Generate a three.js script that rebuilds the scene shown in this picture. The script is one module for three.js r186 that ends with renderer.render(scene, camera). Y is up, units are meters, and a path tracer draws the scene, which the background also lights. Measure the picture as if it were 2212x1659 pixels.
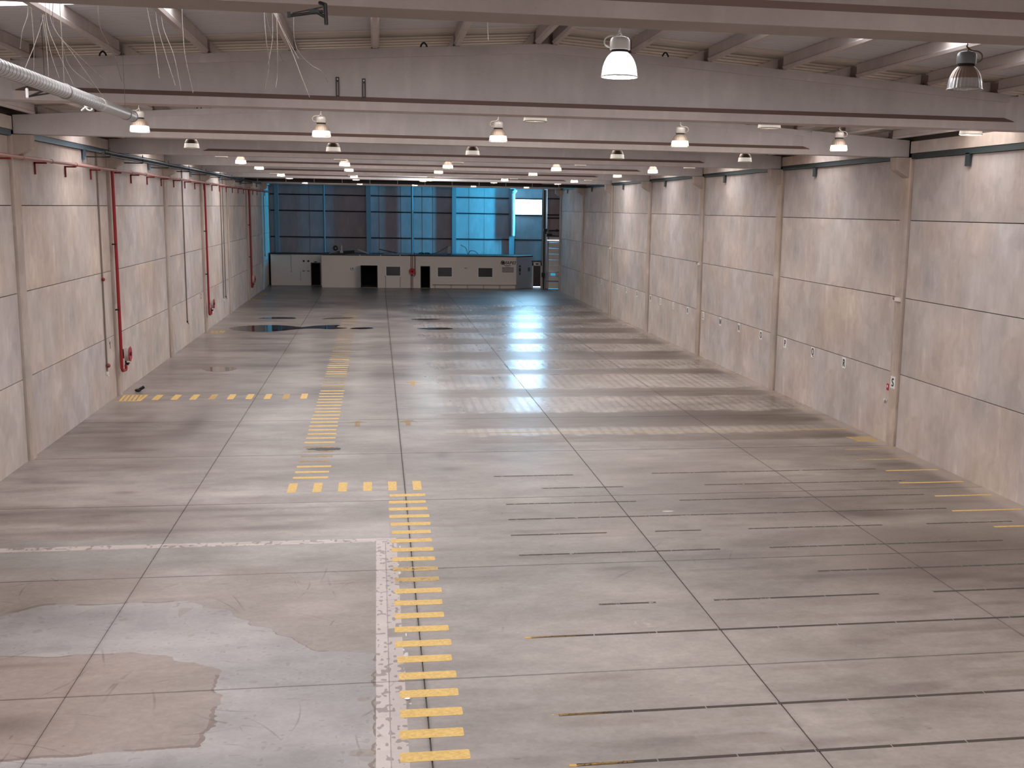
import * as THREE from 'three';
import { mergeGeometries } from 'three/addons/utils/BufferGeometryUtils.js';
import { RectAreaLightUniformsLib } from 'three/addons/lights/RectAreaLightUniformsLib.js';
import { FontLoader } from 'three/addons/loaders/FontLoader.js';
import { TextGeometry } from 'three/addons/geometries/TextGeometry.js';

// ---------------------------------------------------------------- camera, sky, lights, exposure
const scene = new THREE.Scene();
const W = 2212, H = 1659, FOCAL = 2522.7, PX = 1235.63, PY = 896.84;
const camera = new THREE.PerspectiveCamera(2 * Math.atan(H / 2 / FOCAL) * 180 / Math.PI, W / H, 0.1, 400);
camera.position.set(0, 7.5, 0);
camera.rotation.order = 'YXZ';
camera.rotation.set(-0.174, -0.1662, 0.0176);
camera.setViewOffset(W, H, W / 2 - PX, H / 2 - PY, W, H);
camera.updateProjectionMatrix();

const renderer = new THREE.WebGLRenderer({ antialias: true });
renderer.toneMapping = THREE.LinearToneMapping;
renderer.toneMappingExposure = 1.13;
renderer.shadowMap.enabled = true;
RectAreaLightUniformsLib.init();

const SKY = new THREE.Color().setRGB(9, 13, 17);          // overcast daylight, cold beside the lamps
scene.background = SKY;
const ROOF_LIGHT = 2.3, ROOF_COLOR = new THREE.Color().setRGB(0.97, 0.97, 1.0);
const SIDE_LIGHT = 700, SIDE_COLOR = new THREE.Color().setRGB(0.02, 0.6, 1.08);
const WINDOW_LIGHT = 34, WINDOW_COLOR = new THREE.Color().setRGB(0.3, 0.68, 1.0);
const LAMP_LIGHT = 5.0, LAMP_COLOR = new THREE.Color().setRGB(1, 0.94, 0.895);

function areaLight(w, h, color, intensity, pos, look) {
  const l = new THREE.RectAreaLight(color, intensity, w, h);
  l.position.set(...pos); l.lookAt(...look); scene.add(l); return l;
}

function roofLight(w, h, color, intensity, pos, tilt) {    // lies under a sloping roof strip, shining down
  const l = new THREE.RectAreaLight(color, intensity, w, h); l.position.set(...pos);
  l.quaternion.setFromAxisAngle(new THREE.Vector3(0, 0, 1), tilt).multiply(new THREE.Quaternion().setFromAxisAngle(new THREE.Vector3(1, 0, 0), -Math.PI / 2)); scene.add(l); return l;
}

// ---------------------------------------------------------------- layout (metres)
const XL = -10.02, XR = 16.67, XM = 3.33, BAY = 12.05;
const rowZ = (k) => -11.7 - BAY * k;                      // beams and columns, k = -2 ... 8
const JY = [0, 2.40, 4.88, 7.35, 9.27];                    // joints between wall panels
const flatTop = (x) => 10.68 - 0.065 * Math.abs(x - XM), beamTop = (x) => flatTop(x) + 0.03;
const ZB = -116, ZF = 13;                                  // far wall, wall behind the camera
const colX = [-10.14, -4.80, 0.667, 6.104, 11.53, 16.79];  // floor joints

// ---------------------------------------------------------------- helpers
let seed = 12345;
function rnd() { seed = (seed + 0x6D2B79F5) | 0; let t = Math.imul(seed ^ (seed >>> 15), 1 | seed); t = (t + Math.imul(t ^ (t >>> 7), 61 | t)) ^ t; return ((t ^ (t >>> 14)) >>> 0) / 4294967296; }
const NT = new Float32Array(65536); for (let i = 0; i < 65536; i++) NT[i] = rnd();
function vn(x, y) {                                        // value noise 0..1
  const xi = Math.floor(x), yi = Math.floor(y); let u = x - xi, v = y - yi; u = u * u * (3 - 2 * u); v = v * v * (3 - 2 * v);
  const a = (xi & 255), b = ((xi + 1) & 255), c = (yi & 255) << 8, d = ((yi + 1) & 255) << 8;
  const p = NT[a | c], q = NT[b | c], r = NT[a | d], s = NT[b | d];
  return p + (q - p) * u + (r - p + (p - q - r + s) * u) * v;
}
function pv(u, v, n, m, o = 0) {                            // periodic value noise: n x m cells over the unit square
  const x = u * n, y = v * m; let xi = Math.floor(x), yi = Math.floor(y), a = x - xi, b = y - yi; a = a * a * (3 - 2 * a); b = b * b * (3 - 2 * b);
  xi = ((xi % n) + n) % n; yi = ((yi % m) + m) % m; const x2 = (xi + 1) % n, y2 = (yi + 1) % m, k = (i, j) => NT[(i * 1619 + j * 31337 + o * 7919) & 65535];
  const p = k(xi, yi), q = k(x2, yi), r = k(xi, y2), s = k(x2, y2); return p + (q - p) * a + (r - p + (p - q - r + s) * a) * b;
}
const sstep = (a, b, x) => { const t = Math.min(1, Math.max(0, (x - a) / (b - a))); return t * t * (3 - 2 * t); };
const clamp = (x) => x < 0 ? 0 : x > 255 ? 255 : x;
function tex(w, h, fn, srgb = true, repeat = false) {
  const d = new Uint8Array(w * h * 4), o = [0, 0, 0, 255];
  for (let j = 0; j < h; j++) for (let i = 0; i < w; i++) {
    o[3] = 255; fn((i + 0.5) / w, (j + 0.5) / h, o); const k = (j * w + i) * 4;
    d[k] = clamp(o[0]); d[k + 1] = clamp(o[1]); d[k + 2] = clamp(o[2]); d[k + 3] = clamp(o[3]);
  }
  const t = new THREE.DataTexture(d, w, h, THREE.RGBAFormat); if (srgb) t.colorSpace = THREE.SRGBColorSpace;
  t.magFilter = THREE.LinearFilter; t.minFilter = THREE.LinearMipmapLinearFilter; t.generateMipmaps = true;
  if (repeat) t.wrapS = t.wrapT = THREE.RepeatWrapping; t.needsUpdate = true; return t;
}
const mat = (color, roughness = 0.8, extra = {}) => new THREE.MeshStandardMaterial({ color, roughness, ...extra });
const used = {};
function numbered(n) { const k = used[n] = (used[n] ?? -1) + 1; return k ? n + '_' + String(k).padStart(3, '0') : n; }
function shade(o) { o.castShadow = o.receiveShadow = true; return o; }
function tag(o, label, category, group, kind) { if (label) o.userData.label = label; if (category) o.userData.category = category; if (group) o.userData.group = group; if (kind) o.userData.kind = kind; return o; }
function thing(name, label, category, pos = [0, 0, 0], group) { const o = new THREE.Group(); o.name = numbered(name); o.position.set(...pos); scene.add(o); return tag(o, label, category, group); }
function struct(name) { const o = new THREE.Group(); o.name = name; o.userData.kind = 'structure'; scene.add(o); return o; }
function part(name, geo, m, parent, pos) {
  const g = Array.isArray(geo) ? (geo.length > 1 ? mergeGeometries(geo.map((x) => x.index ? x.toNonIndexed() : x)) : geo[0]) : geo;
  const o = shade(new THREE.Mesh(g, m)); o.name = name; if (pos) o.position.set(...pos); parent.add(o); return o;
}
function single(name, geo, m, label, category, group, pos) { const o = part(numbered(name), geo, m, scene, pos); return tag(o, label, category, group); }
const box = (w, h, d, x = 0, y = 0, z = 0) => new THREE.BoxGeometry(w, h, d).translate(x, y, z);
const bx = (x0, x1, y0, y1, z0, z1) => box(x1 - x0, y1 - y0, Math.abs(z1 - z0), (x0 + x1) / 2, (y0 + y1) / 2, (z0 + z1) / 2);
const V = (a) => new THREE.Vector3(...a);
function rod(a, b, r, seg = 10) { const A = V(a), B = V(b), d = B.clone().sub(A), g = new THREE.CylinderGeometry(r, r, d.length(), seg); g.applyQuaternion(new THREE.Quaternion().setFromUnitVectors(new THREE.Vector3(0, 1, 0), d.clone().normalize())); return g.translate(...A.add(B).multiplyScalar(0.5).toArray()); }
const tube = (pts, r, n = 24, s = 6, closed = false) => new THREE.TubeGeometry(new THREE.CatmullRomCurve3(pts.map(V), closed), n, r, s, closed);
function extrude(pts, depth, z0) { const s = new THREE.Shape(pts.map((p) => new THREE.Vector2(...p))); return new THREE.ExtrudeGeometry(s, { depth, bevelEnabled: false }).translate(0, 0, z0); }
function worldUV(g, su, sv, ou = 0, ov = 0) {              // box-projected uv in metres: su, sv metres per repeat
  g = g.index ? g.toNonIndexed() : g; g.computeVertexNormals();
  const p = g.attributes.position, n = g.attributes.normal, uv = new Float32Array(p.count * 2);
  for (let i = 0; i < p.count; i++) {
    const ax = Math.abs(n.getX(i)), ay = Math.abs(n.getY(i)), az = Math.abs(n.getZ(i)); let u, v;
    if (ax >= ay && ax >= az) { u = p.getZ(i); v = p.getY(i); } else if (ay >= az) { u = p.getX(i); v = p.getZ(i); } else { u = p.getX(i); v = p.getY(i); }
    uv[2 * i] = u / su + ou; uv[2 * i + 1] = v / sv + ov;
  }
  g.setAttribute('uv', new THREE.BufferAttribute(uv, 2)); return g;
}
const ORD = ['first', 'second', 'third', 'fourth', 'fifth', 'sixth', 'seventh', 'eighth', 'ninth', 'tenth', 'eleventh', 'twelfth', 'thirteenth', 'fourteenth', 'fifteenth', 'sixteenth', 'seventeenth', 'eighteenth', 'nineteenth'];

// ---------------------------------------------------------------- materials
const wallTex = tex(1024, 1024, (u, v, o) => {              // cast concrete: soft clouds, pale run marks, faint streaks; 8 m x 8 m, periodic
  const a = u + (pv(u, v, 24, 24, 1) - 0.5) * 0.035, b = v + (pv(u, v, 24, 24, 2) - 0.5) * 0.035;
  const big = pv(a, b, 7, 6, 3) * 0.45 + pv(a, b, 15, 12, 4) * 0.3 + pv(a, b, 32, 26, 5) * 0.25, mid = pv(a, b, 60, 50, 6) * 0.6 + pv(a, b, 120, 100, 7) * 0.4;
  const streak = pv(u, v, 70, 4, 8) * 0.6 + pv(u, v, 150, 8, 9) * 0.4, fine = pv(u, v, 256, 256, 10) * 0.5 + pv(u, v, 512, 512, 11) * 0.5;
  const run = sstep(0.68, 0.95, pv(u, v, 48, 7, 12) * 0.7 + pv(a, b, 90, 30, 13) * 0.3) * 11, pore = pv(u, v, 500, 500, 14) > 0.965 ? -9 : 0, patch = sstep(0.66, 0.72, pv(a, b, 11, 9, 15)) * 5;
  const t = (big - 0.5) * 46 + (mid - 0.5) * 9 + (streak - 0.5) * 9 + (fine - 0.5) * 5 + run + pore + patch, c = (pv(u, v, 6, 5, 16) - 0.5) * 8;
  o[0] = 189 + t + c; o[1] = 175.5 + t; o[2] = 167.5 + t - c;
}, true, true);
const beamTex = tex(512, 512, (u, v, o) => {
  const t = (pv(u, v, 5, 5, 20) - 0.5) * 16 + (pv(u, v, 14, 12, 21) - 0.5) * 10 + (pv(u, v, 60, 20, 22) - 0.5) * 5 + (pv(u, v, 256, 256, 23) - 0.5) * 5 - (pv(u, v, 300, 300, 24) > 0.97 ? 12 : 0) + sstep(0.7, 0.9, pv(u, v, 30, 6, 25)) * 5;
  o[0] = 184 + t; o[1] = 177 + t; o[2] = 176 + t;
}, true, true);
const M = {};
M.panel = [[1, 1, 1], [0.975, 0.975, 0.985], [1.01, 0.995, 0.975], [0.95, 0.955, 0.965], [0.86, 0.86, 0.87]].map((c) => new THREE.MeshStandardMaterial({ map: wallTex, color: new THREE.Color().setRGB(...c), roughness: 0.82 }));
M.column = new THREE.MeshStandardMaterial({ map: wallTex, color: new THREE.Color().setRGB(0.86, 0.82, 0.77), roughness: 0.85 });
M.beam = new THREE.MeshStandardMaterial({ map: beamTex, roughness: 0.85 });
M.beamDimmed = new THREE.MeshStandardMaterial({ map: beamTex, color: new THREE.Color().setRGB(0.62, 0.55, 0.51), roughness: 0.9 });  // closest beam: its dimmer lighting is put into a darker tint
M.flange = new THREE.MeshStandardMaterial({ map: beamTex, color: new THREE.Color().setRGB(1.05, 1.0, 0.96), roughness: 0.85 });
M.ledge = mat(0x7a625b, 0.95);
M.purlin = new THREE.MeshStandardMaterial({ map: beamTex, color: new THREE.Color().setRGB(0.9, 0.86, 0.82), roughness: 0.9 });
M.dark = mat(0x2b2623, 0.95); M.gap = mat(0x4a423c, 0.95); M.black = mat(0x141417, 0.5);
M.roof = mat(0xb9b6b8, 0.75); M.roofLow = mat(0xc2b8ac, 0.7);
M.skylight = mat(0xe8ecef, 0.6, { emissive: new THREE.Color().setRGB(3.2, 3.2, 3.25) });
M.strip = mat(0x343d3d, 0.6, { metalness: 0.2 }); M.stripBlue = mat(0x55646f, 0.5, { metalness: 0.3 });
M.red = mat(0x8e0f1c, 0.45); M.redBright = mat(0xb51232, 0.4); M.redPale = mat(0xa97a72, 0.55); M.redDark = mat(0x7a0d18, 0.5);
M.white = mat(0xe6e3df, 0.6); M.office = mat(0xdccfc7, 0.75); M.officeEnd = mat(0xb4b0b2, 0.75);
M.grey = mat(0x8a8785, 0.5, { metalness: 0.3 }); M.steel = mat(0x9c9a98, 0.35, { metalness: 0.7 }); M.conduit = mat(0x7b6d64, 0.6);
M.cladding = new THREE.MeshStandardMaterial({ map: beamTex, color: new THREE.Color().setRGB(0.70, 0.56, 0.57), roughness: 0.8 });
M.girt = mat(0x1c1c22, 0.95); M.post = mat(0x77767a, 0.8);
M.wire = mat(0x857c73, 0.8); M.wireDark = mat(0x5a4f49, 0.8);
M.glassDark = mat(0x33343a, 0.12); M.interior = mat(0x26222a, 0.9); M.wood = mat(0x5a2c25, 0.6);
M.yellowRail = mat(0xa58e6e, 0.7);
const pane = new THREE.MeshPhysicalMaterial({ color: 0xffffff, transmission: 1, thickness: 0, roughness: 0.02, ior: 1.45 });

// ---------------------------------------------------------------- floor
const PAINT = [[-11, 20.6], [-9, 20.9], [-6.85, 21.7], [-6.2, 22.27], [-4.56, 22.38], [-3.71, 22.36], [-2.94, 21.63], [-1.83, 20.4], [-1.39, 19.8], [-1.05, 19.3], [-0.12, 19.1], [-0.12, 11], [-11, 11], [-11, 15.9], [-4.57, 15.96], [-2.5, 15.98], [-2.4, 16.7], [-2.64, 18.69], [-3.59, 19.55], [-4.23, 19.75], [-5.04, 19.73], [-6.27, 19.7], [-11, 19.6]];
function inPoly(P, x, y) { let r = false; for (let i = 0, j = P.length - 1; i < P.length; j = i++) { const a = P[i], b = P[j]; if ((a[1] > y) !== (b[1] > y) && x < (b[0] - a[0]) * (y - a[1]) / (b[1] - a[1]) + a[0]) r = !r; } return r; }
const BANDS = [[38.2, 39.6, 0.6], [42.7, 46.4, 1], [48.5, 52.9, 1], [54.6, 58.2, 0.9], [61.6, 65.2, 0.85], [67.8, 71.2, 0.8], [74, 77.8, 0.8], [80.2, 83.6, 0.75], [86.5, 92, 0.9]];
const SCUFFS = []; for (let i = 0; i < 130; i++) { const a = rnd() * 6.28, near = i < 95; SCUFFS.push([near ? -9 + rnd() * 9.5 : -9 + rnd() * 24, near ? 14 + rnd() * 10 : 20 + rnd() * 40, a, 0.15 + rnd() * 0.7, (rnd() - 0.5) * 2.2, 0.006 + rnd() * 0.016]); }
const STAINS = [[12.2, 27.3, 1.0, 0.5, 55], [13.2, 24.3, 2.6, 1.6, 34], [11.6, 22.5, 1.6, 1.2, 26], [15, 28.5, 1.3, 1.2, 22], [-6.3, 41.3, 0.5, 2.2, 44], [-8.1, 42.5, 0.4, 1.2, 24], [-7.4, 36.8, 1.0, 0.35, 40], [-8.3, 55.5, 1.6, 0.9, 30], [-6.6, 31.3, 0.35, 0.2, 55], [-5.4, 17.0, 0.55, 0.35, 40], [-6.1, 19.3, 1.0, 0.12, 30], [-1.2, 34, 1.8, 1.0, 12], [7, 33, 3.5, 1.6, 14], [4.9, 27, 2.6, 2.2, 8], [9.5, 30, 3, 2, 12], [-8.2, 38.5, 2.2, 1.4, 16], [-6, 34.8, 3, 0.7, 14], [14.6, 45.6, 1.6, 0.5, 20], [10, 53.7, 5.5, 0.7, 16], [12, 47.6, 4, 0.6, 22], [11.5, 41.3, 4.5, 0.9, 22], [15.2, 61, 1.2, 0.7, 28], [14.9, 72, 1.3, 1, 34], [13, 77, 1.6, 0.7, 30], [1.9, 35.3, 0.25, 0.5, 40], [2.0, 33.4, 0.5, 0.35, 36]];
function floorColor(x, d, o) {
  const n1 = vn(x / 4 + 3, d / 2.4 + 8), n2 = vn(x / 1.3 + 50, d / 0.8 + 9), n3 = vn(x / 0.42 + 20, d / 0.26), n4 = vn(x / 0.11, d / 0.07 + 60), n5 = vn(x * 24 + 7, d * 24);
  let t = (n1 - 0.5) * 34 + (n2 - 0.5) * 24 + (n3 - 0.5) * 13 + (n4 - 0.5) * 9 + (n5 - 0.5) * 8;
  let R = 147, G = 136, B = 130;
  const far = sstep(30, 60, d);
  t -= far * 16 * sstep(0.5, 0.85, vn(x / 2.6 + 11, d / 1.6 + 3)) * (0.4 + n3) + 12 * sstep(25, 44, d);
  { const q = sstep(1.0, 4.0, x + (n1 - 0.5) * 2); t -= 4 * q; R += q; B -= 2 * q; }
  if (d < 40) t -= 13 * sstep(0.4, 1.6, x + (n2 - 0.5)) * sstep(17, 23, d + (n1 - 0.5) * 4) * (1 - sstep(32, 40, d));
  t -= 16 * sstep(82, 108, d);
  if (x < 0.2 && d > 26.3 && d < 36) { const k = vn(x / 2.5 + 31, d / 0.55 + 4); t += (k - 0.5) * 22; }
  // grime: smudges drawn out across the hall, small dark ticks
  { const a = vn(x / 1.7 + 140, d / 0.34 + 20), b = vn(x / 0.6 + 70, d / 0.16 + 90), g = vn(x / 6 + 55, d / 5 + 17); const k = d < 26.4 && x < 0.4 ? 0.55 : 1;
    t -= k * (17 * sstep(0.58, 0.92, a) * (0.3 + g) + 12 * sstep(0.72, 0.95, b) * g); R += k * 1.5 * sstep(0.58, 0.92, a); t += k * 9 * sstep(0.74, 0.95, vn(x / 1.1 + 7, d / 0.22 + 240)) * g; }
  // loading lanes with slat prints
  if (d > 37 && x > 1.9) {
    const edge = sstep(2.2, 3.2, x + (n2 - 0.5) * 1.2) * (1 - sstep(15, 16.6, x + (n2 - 0.5)));
    let inb = 0;
    for (const b of BANDS) { const w = (n3 - 0.5) * 0.5; inb = Math.max(inb, sstep(b[0] - 0.15, b[0] + 0.25, d + w) * (1 - sstep(b[1] - 0.25, b[1] + 0.15, d + w)) * b[2]); }
    const ph = x / 0.36, cell = NT[(Math.floor(ph) * 37 + Math.floor(d / 6) * 811) & 65535], sl = Math.abs((ph % 1 + 1) % 1 - 0.5) < 0.3 ? 1 : 0;
    t += edge * (inb * (19 + sl * 22 * (0.45 + 0.7 * cell) - 9 * cell) - (1 - inb) * (15 + 14 * n2));
    if (inb < 0.4) { R += 1.5 * edge; G -= 1 * edge; B -= 3 * edge; }
  }
  // painted zone in front of the corridor
  if (x < 0.5 && d < 26.6) {
    const wx = x + (n3 - 0.5) * 0.16 + (n4 - 0.5) * 0.06, wd = d + (n2 - 0.5) * 0.25 + (n3 - 0.5) * 0.12;
    if (x < -0.1) {
      const e = 0.10 + 0.1 * n4, a = inPoly(PAINT, wx, wd), soft = (inPoly(PAINT, wx + e, wd) + inPoly(PAINT, wx - e, wd + e) + inPoly(PAINT, wx, wd - e) + a) / 4;
      R += (-5 + n2 * 3) * soft; G += 1 * soft; B += 5 * soft;
      if (a) { t = t * 0.8 + 10 + (n2 - 0.5) * 12 - (vn(x * 1.7 + 60, d * 1.1) > 0.78 ? 5 : 0) - (n4 > 0.86 ? 14 : 0); if (vn(x * 3 + 9, d * 2.2 + 4) > 0.9 && n3 > 0.4) { t -= 12; R += 4; B -= 5; } }
      else {
        const warm = sstep(25, 22.8, d + (n2 - 0.5) * 2); R += 2 * warm; G -= 1 * warm; B -= 3 * warm;
        if (d > 24.6) { R -= 3; G += 1; B += 1; t = t * 0.85; }
        t -= 1 + warm * 7 * n3; if (d < 19.7 && x < -2.4) { t -= 6 + (n2 > 0.55 ? 10 : 0) * n3; R += 3; }
        if (inPoly(PAINT, wx + 0.07, wd - 0.09) !== inPoly(PAINT, wx - 0.05, wd + 0.03) && n3 > 0.42) { t -= 26; R += 4; }
      }
    }
    const w1 = (x > -0.1 && x < 0.10 && d < 26.0) || (x > 0.12 && x < 0.36 && d < 26.25 && !(d > 19.9 && d < 20.35 && x > 0.03));
    const hor = d > 25.98 && d < 26.3 - 0.02 * (x > -4.5 ? 1 : 0) && x < 0.36;
    if (w1 || hor) {
      const pit = vn(x * 18, d * 9) * 0.6 + n4 * 0.4; R = 196; G = 181; B = 176; t = t * 0.5 + (pit > 0.66 ? -46 : 0) - (x > 0.12 ? 9 * n3 + 5 : 0);
      if (hor && !w1) { const k = vn(x * 2.4, d * 6); t -= k > 0.6 ? 16 : 3; }
    } else if (x > 0.36 && x < 0.44 && vn(x * 14 + 3, d * 2.2) > 0.74 && n4 > 0.4 && d < 27) { R = 212; G = 208; B = 206; }
  }
  // dark rub marks
  if (x < 0 && d > 26.8 && d < 30.2) { const k = 1 - sstep(-3.6, -1.0, x + (n2 - 0.5) * 2); t -= k * 30 * (Math.exp(-Math.pow((d - 29.32 - x * 0.004) / 0.26, 2)) + 0.85 * Math.exp(-Math.pow((d - 27.4) / 0.2, 2))) * (0.6 + 0.6 * n3); R += 2 * k; }
  for (const s of STAINS) { const dx = (x - s[0]) / s[2], dd = (d - s[1]) / s[3], q = dx * dx + dd * dd; if (q < 5) { const e = Math.exp(-q * 1.2) * (0.35 + 1.3 * n3 * n2 + 0.4 * n4); t -= s[4] * e; R += 2 * e; } }
  for (const s of SCUFFS) { const dx = x - s[0], dd = d - s[1]; if (dx * dx + dd * dd < s[3] * s[3]) { const c = Math.cos(s[2]), n = Math.sin(s[2]), a = dx * c + dd * n, b = -dx * n + dd * c - s[4] * a * a * 0.25; if (Math.abs(b) < s[5] && n3 > 0.3) t -= 24 * (1 - Math.abs(a) / s[3]); } }
  // joint soiling
  for (let i = 1; i < 5; i++) { const w = i === 2 ? 0.035 : 0.03, q = Math.abs(x - colX[i]); if (q < 0.2) t -= (i === 2 ? 34 : i === 3 ? 16 : 15) * Math.exp(-Math.pow(q / (w * (0.6 + n3)), 2)) * (n2 > 0.3 ? 1 : 0.45); }
  const jr = ((d - 17.92) / 5.93 % 1 + 1) % 1, jd = Math.min(jr, 1 - jr) * 5.93; if (jd < 0.15) t -= 30 * Math.exp(-Math.pow(jd / 0.03, 2)) * (0.4 + n2);
  // white scrapes
  const ws = Math.exp(-Math.pow((x - 7.15) / 0.55, 2) - Math.pow((d - 28.1) / 0.28, 2)); if (ws > 0.2 && vn(x * 2.5 + 4, d * 7) > 0.70) t += 60;
  const w2 = Math.exp(-Math.pow((x - 4.9) / 0.3, 2) - Math.pow((d - 20.1) / 0.22, 2)); if (w2 > 0.3 && vn(x * 14, d * 9) > 0.55) t += 16 * n4;
  const w3 = Math.exp(-Math.pow((x - 9.9) / 1.3, 2) - Math.pow((d - 91.5) / 1.6, 2)); if (w3 > 0.3) t += 46 * w3;
  if (x > 15.9) { const k = sstep(16.0, 16.45, x + (n2 - 0.5) * 0.3); R += 12 * k; G += 9 * k; B += 6 * k; t = t * (1 - 0.5 * k) + 8 * k; }
  if (x < -9.4) { const k = sstep(-9.5, -9.95, x + (n2 - 0.5) * 0.3); t += 8 * k; }
  if (vn(x * 5 + 100, d * 5) > 0.985) t -= 18;
  o[0] = R + t; o[1] = G + t; o[2] = B + t;
}
function floorRoughness(x, d, o) {                          // worn smooth deep in the hall, most of all in the loading lanes
  let k = 0.46 - 0.15 * sstep(24, 54, d) + (vn(x / 2.4 + 9, d / 1.9) - 0.5) * 0.05 + (vn(x / 0.5, d / 0.4 + 7) - 0.5) * 0.03;
  if (d > 36) { let inb = 0; for (const b of BANDS) inb = Math.max(inb, sstep(b[0] - 0.3, b[0] + 0.4, d) * (1 - sstep(b[1] - 0.4, b[1] + 0.3, d)) * b[2]); const e = sstep(1.5, 3.5, x); k += e * (0.04 - 0.10 * inb); const ph = x / 0.36; if (Math.abs((ph % 1 + 1) % 1 - 0.5) < 0.3) k -= 0.03 * inb * e; }
  o[0] = o[2] = 0; o[1] = Math.min(1, Math.max(0.12, k)) * 255;
}
const ZONES = [[0, 2, 11.99, 23.85, 2048, 1024], [2, 4, 11.99, 23.85, 2048, 1024], [4, 5, 11.99, 23.85, 512, 512], [0, 2, 23.85, 35.71, 1536, 640], [2, 5, 23.85, 35.71, 2048, 640], [0, 5, 35.71, 59.43, 2048, 896], [0, 5, 59.43, 118.73, 1024, 1024]];
const floor = struct('floor');
part('floor_base', bx(XL - 0.3, XR + 1.5, -0.4, -0.02, ZF + 0.3, ZB - 0.3), mat(0x5a514b, 0.9), floor);
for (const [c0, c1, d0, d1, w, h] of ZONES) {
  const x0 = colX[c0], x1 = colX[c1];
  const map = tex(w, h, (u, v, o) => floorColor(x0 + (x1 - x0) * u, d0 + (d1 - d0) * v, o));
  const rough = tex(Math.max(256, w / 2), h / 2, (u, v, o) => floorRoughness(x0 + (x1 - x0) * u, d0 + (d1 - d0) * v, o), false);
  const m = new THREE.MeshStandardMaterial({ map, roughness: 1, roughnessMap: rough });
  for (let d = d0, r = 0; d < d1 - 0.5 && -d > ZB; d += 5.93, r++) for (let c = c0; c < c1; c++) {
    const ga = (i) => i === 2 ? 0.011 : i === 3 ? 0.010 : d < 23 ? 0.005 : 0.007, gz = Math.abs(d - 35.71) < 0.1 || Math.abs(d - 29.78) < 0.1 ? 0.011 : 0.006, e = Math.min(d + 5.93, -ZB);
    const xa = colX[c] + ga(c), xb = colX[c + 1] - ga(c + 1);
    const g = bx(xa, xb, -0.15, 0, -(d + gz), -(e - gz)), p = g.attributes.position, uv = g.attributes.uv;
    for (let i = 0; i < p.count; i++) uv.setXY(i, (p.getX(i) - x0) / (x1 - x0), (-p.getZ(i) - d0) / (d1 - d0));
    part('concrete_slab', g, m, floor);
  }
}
part('rear_slab', bx(colX[0], colX[5], -0.15, 0, ZF + 0.2, -11.98), mat(0xa0968f, 0.5), floor);
part('annex_slab', bx(colX[5] + 0.01, XR + 1.2, -0.15, 0, -107.9, ZB), mat(0x807870, 0.5), floor);

// paint on the floor: worn yellow marks, dark worn lines
const wear = tex(512, 512, (u, v, o) => { const c = (pv(u, v, 60, 60, 30) - 0.5) * 34 + (pv(u, v, 250, 250, 31) - 0.5) * 20; o[0] = 226 + c * 0.7; o[1] = 188 + c * 0.7; o[2] = 110 + c * 0.6; }, true, true);
const wornMask = (lo) => tex(512, 512, (u, v, o) => { const k = pv(u, v, 30, 30, 32) * 0.4 + pv(u, v, 100, 100, 33) * 0.35 + pv(u, v, 300, 300, 34) * 0.25; o[0] = o[1] = o[2] = (k - lo) * 600 + 128; }, false, true);
const maskA = wornMask(0.2), maskB = wornMask(0.35), maskC = wornMask(0.5);
const yellow = (mask, tint) => new THREE.MeshStandardMaterial({ map: wear, color: new THREE.Color().setRGB(...tint), alphaMap: mask, alphaTest: 0.5, roughness: 0.6 });
M.yel = [yellow(maskA, [0.9, 0.87, 0.8]), yellow(maskB, [0.66, 0.64, 0.68]), yellow(maskC, [0.54, 0.52, 0.58])];
M.lineDark = [new THREE.MeshStandardMaterial({ color: 0x453b34, alphaMap: maskA, alphaTest: 0.5, roughness: 0.9 }), new THREE.MeshStandardMaterial({ color: 0x51473f, alphaMap: maskB, alphaTest: 0.5, roughness: 0.9 })];
M.lineYel = new THREE.MeshStandardMaterial({ map: wear, color: new THREE.Color().setRGB(0.85, 0.72, 0.55), alphaMap: maskB, alphaTest: 0.5, roughness: 0.8 });
function floorMark(name, x0, x1, d0, d1, m, round = 0) {   // a 2 mm coat of paint
  const w = x1 - x0, l = d1 - d0, r = round || 0.004, s = new THREE.Shape();
  s.moveTo(r, 0); s.lineTo(w - r, 0); s.quadraticCurveTo(w, 0, w, r); s.lineTo(w, l - r); s.quadraticCurveTo(w, l, w - r, l); s.lineTo(r, l); s.quadraticCurveTo(0, l, 0, l - r); s.lineTo(0, r); s.quadraticCurveTo(0, 0, r, 0);
  const g = new THREE.ExtrudeGeometry(s, { depth: 0.002, bevelEnabled: false, curveSegments: 3 }), p = g.attributes.position, uv = g.attributes.uv, ou = rnd(), ov = rnd();
  for (let i = 0; i < p.count; i++) uv.setXY(i, (p.getX(i) + x0) / 2.3 + ou, (p.getY(i) + d0) / 2.3 + ov);
  g.rotateX(-Math.PI / 2).translate(x0, 0.0005, -d0); return part(name, g, m, floor);
}
for (let k = 0; k < 22; k++) { const d = 15.24 + 0.718 * k, j = (rnd() - 0.5) * 0.05; floorMark('yellow_stripe', 0.25 + j + (k > 16 ? -0.02 : 0), 1.18 + (rnd() - 0.5) * 0.05, d - 0.145, d + 0.145, M.yel[k > 10 && k < 13 ? 1 : 0], 0.04); }
for (let k = 0; k < 6; k++) floorMark('yellow_stripe', -2.44 + 0.665 * k, -2.21 + 0.665 * k, 30.87, 31.93, M.yel[0]);
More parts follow.
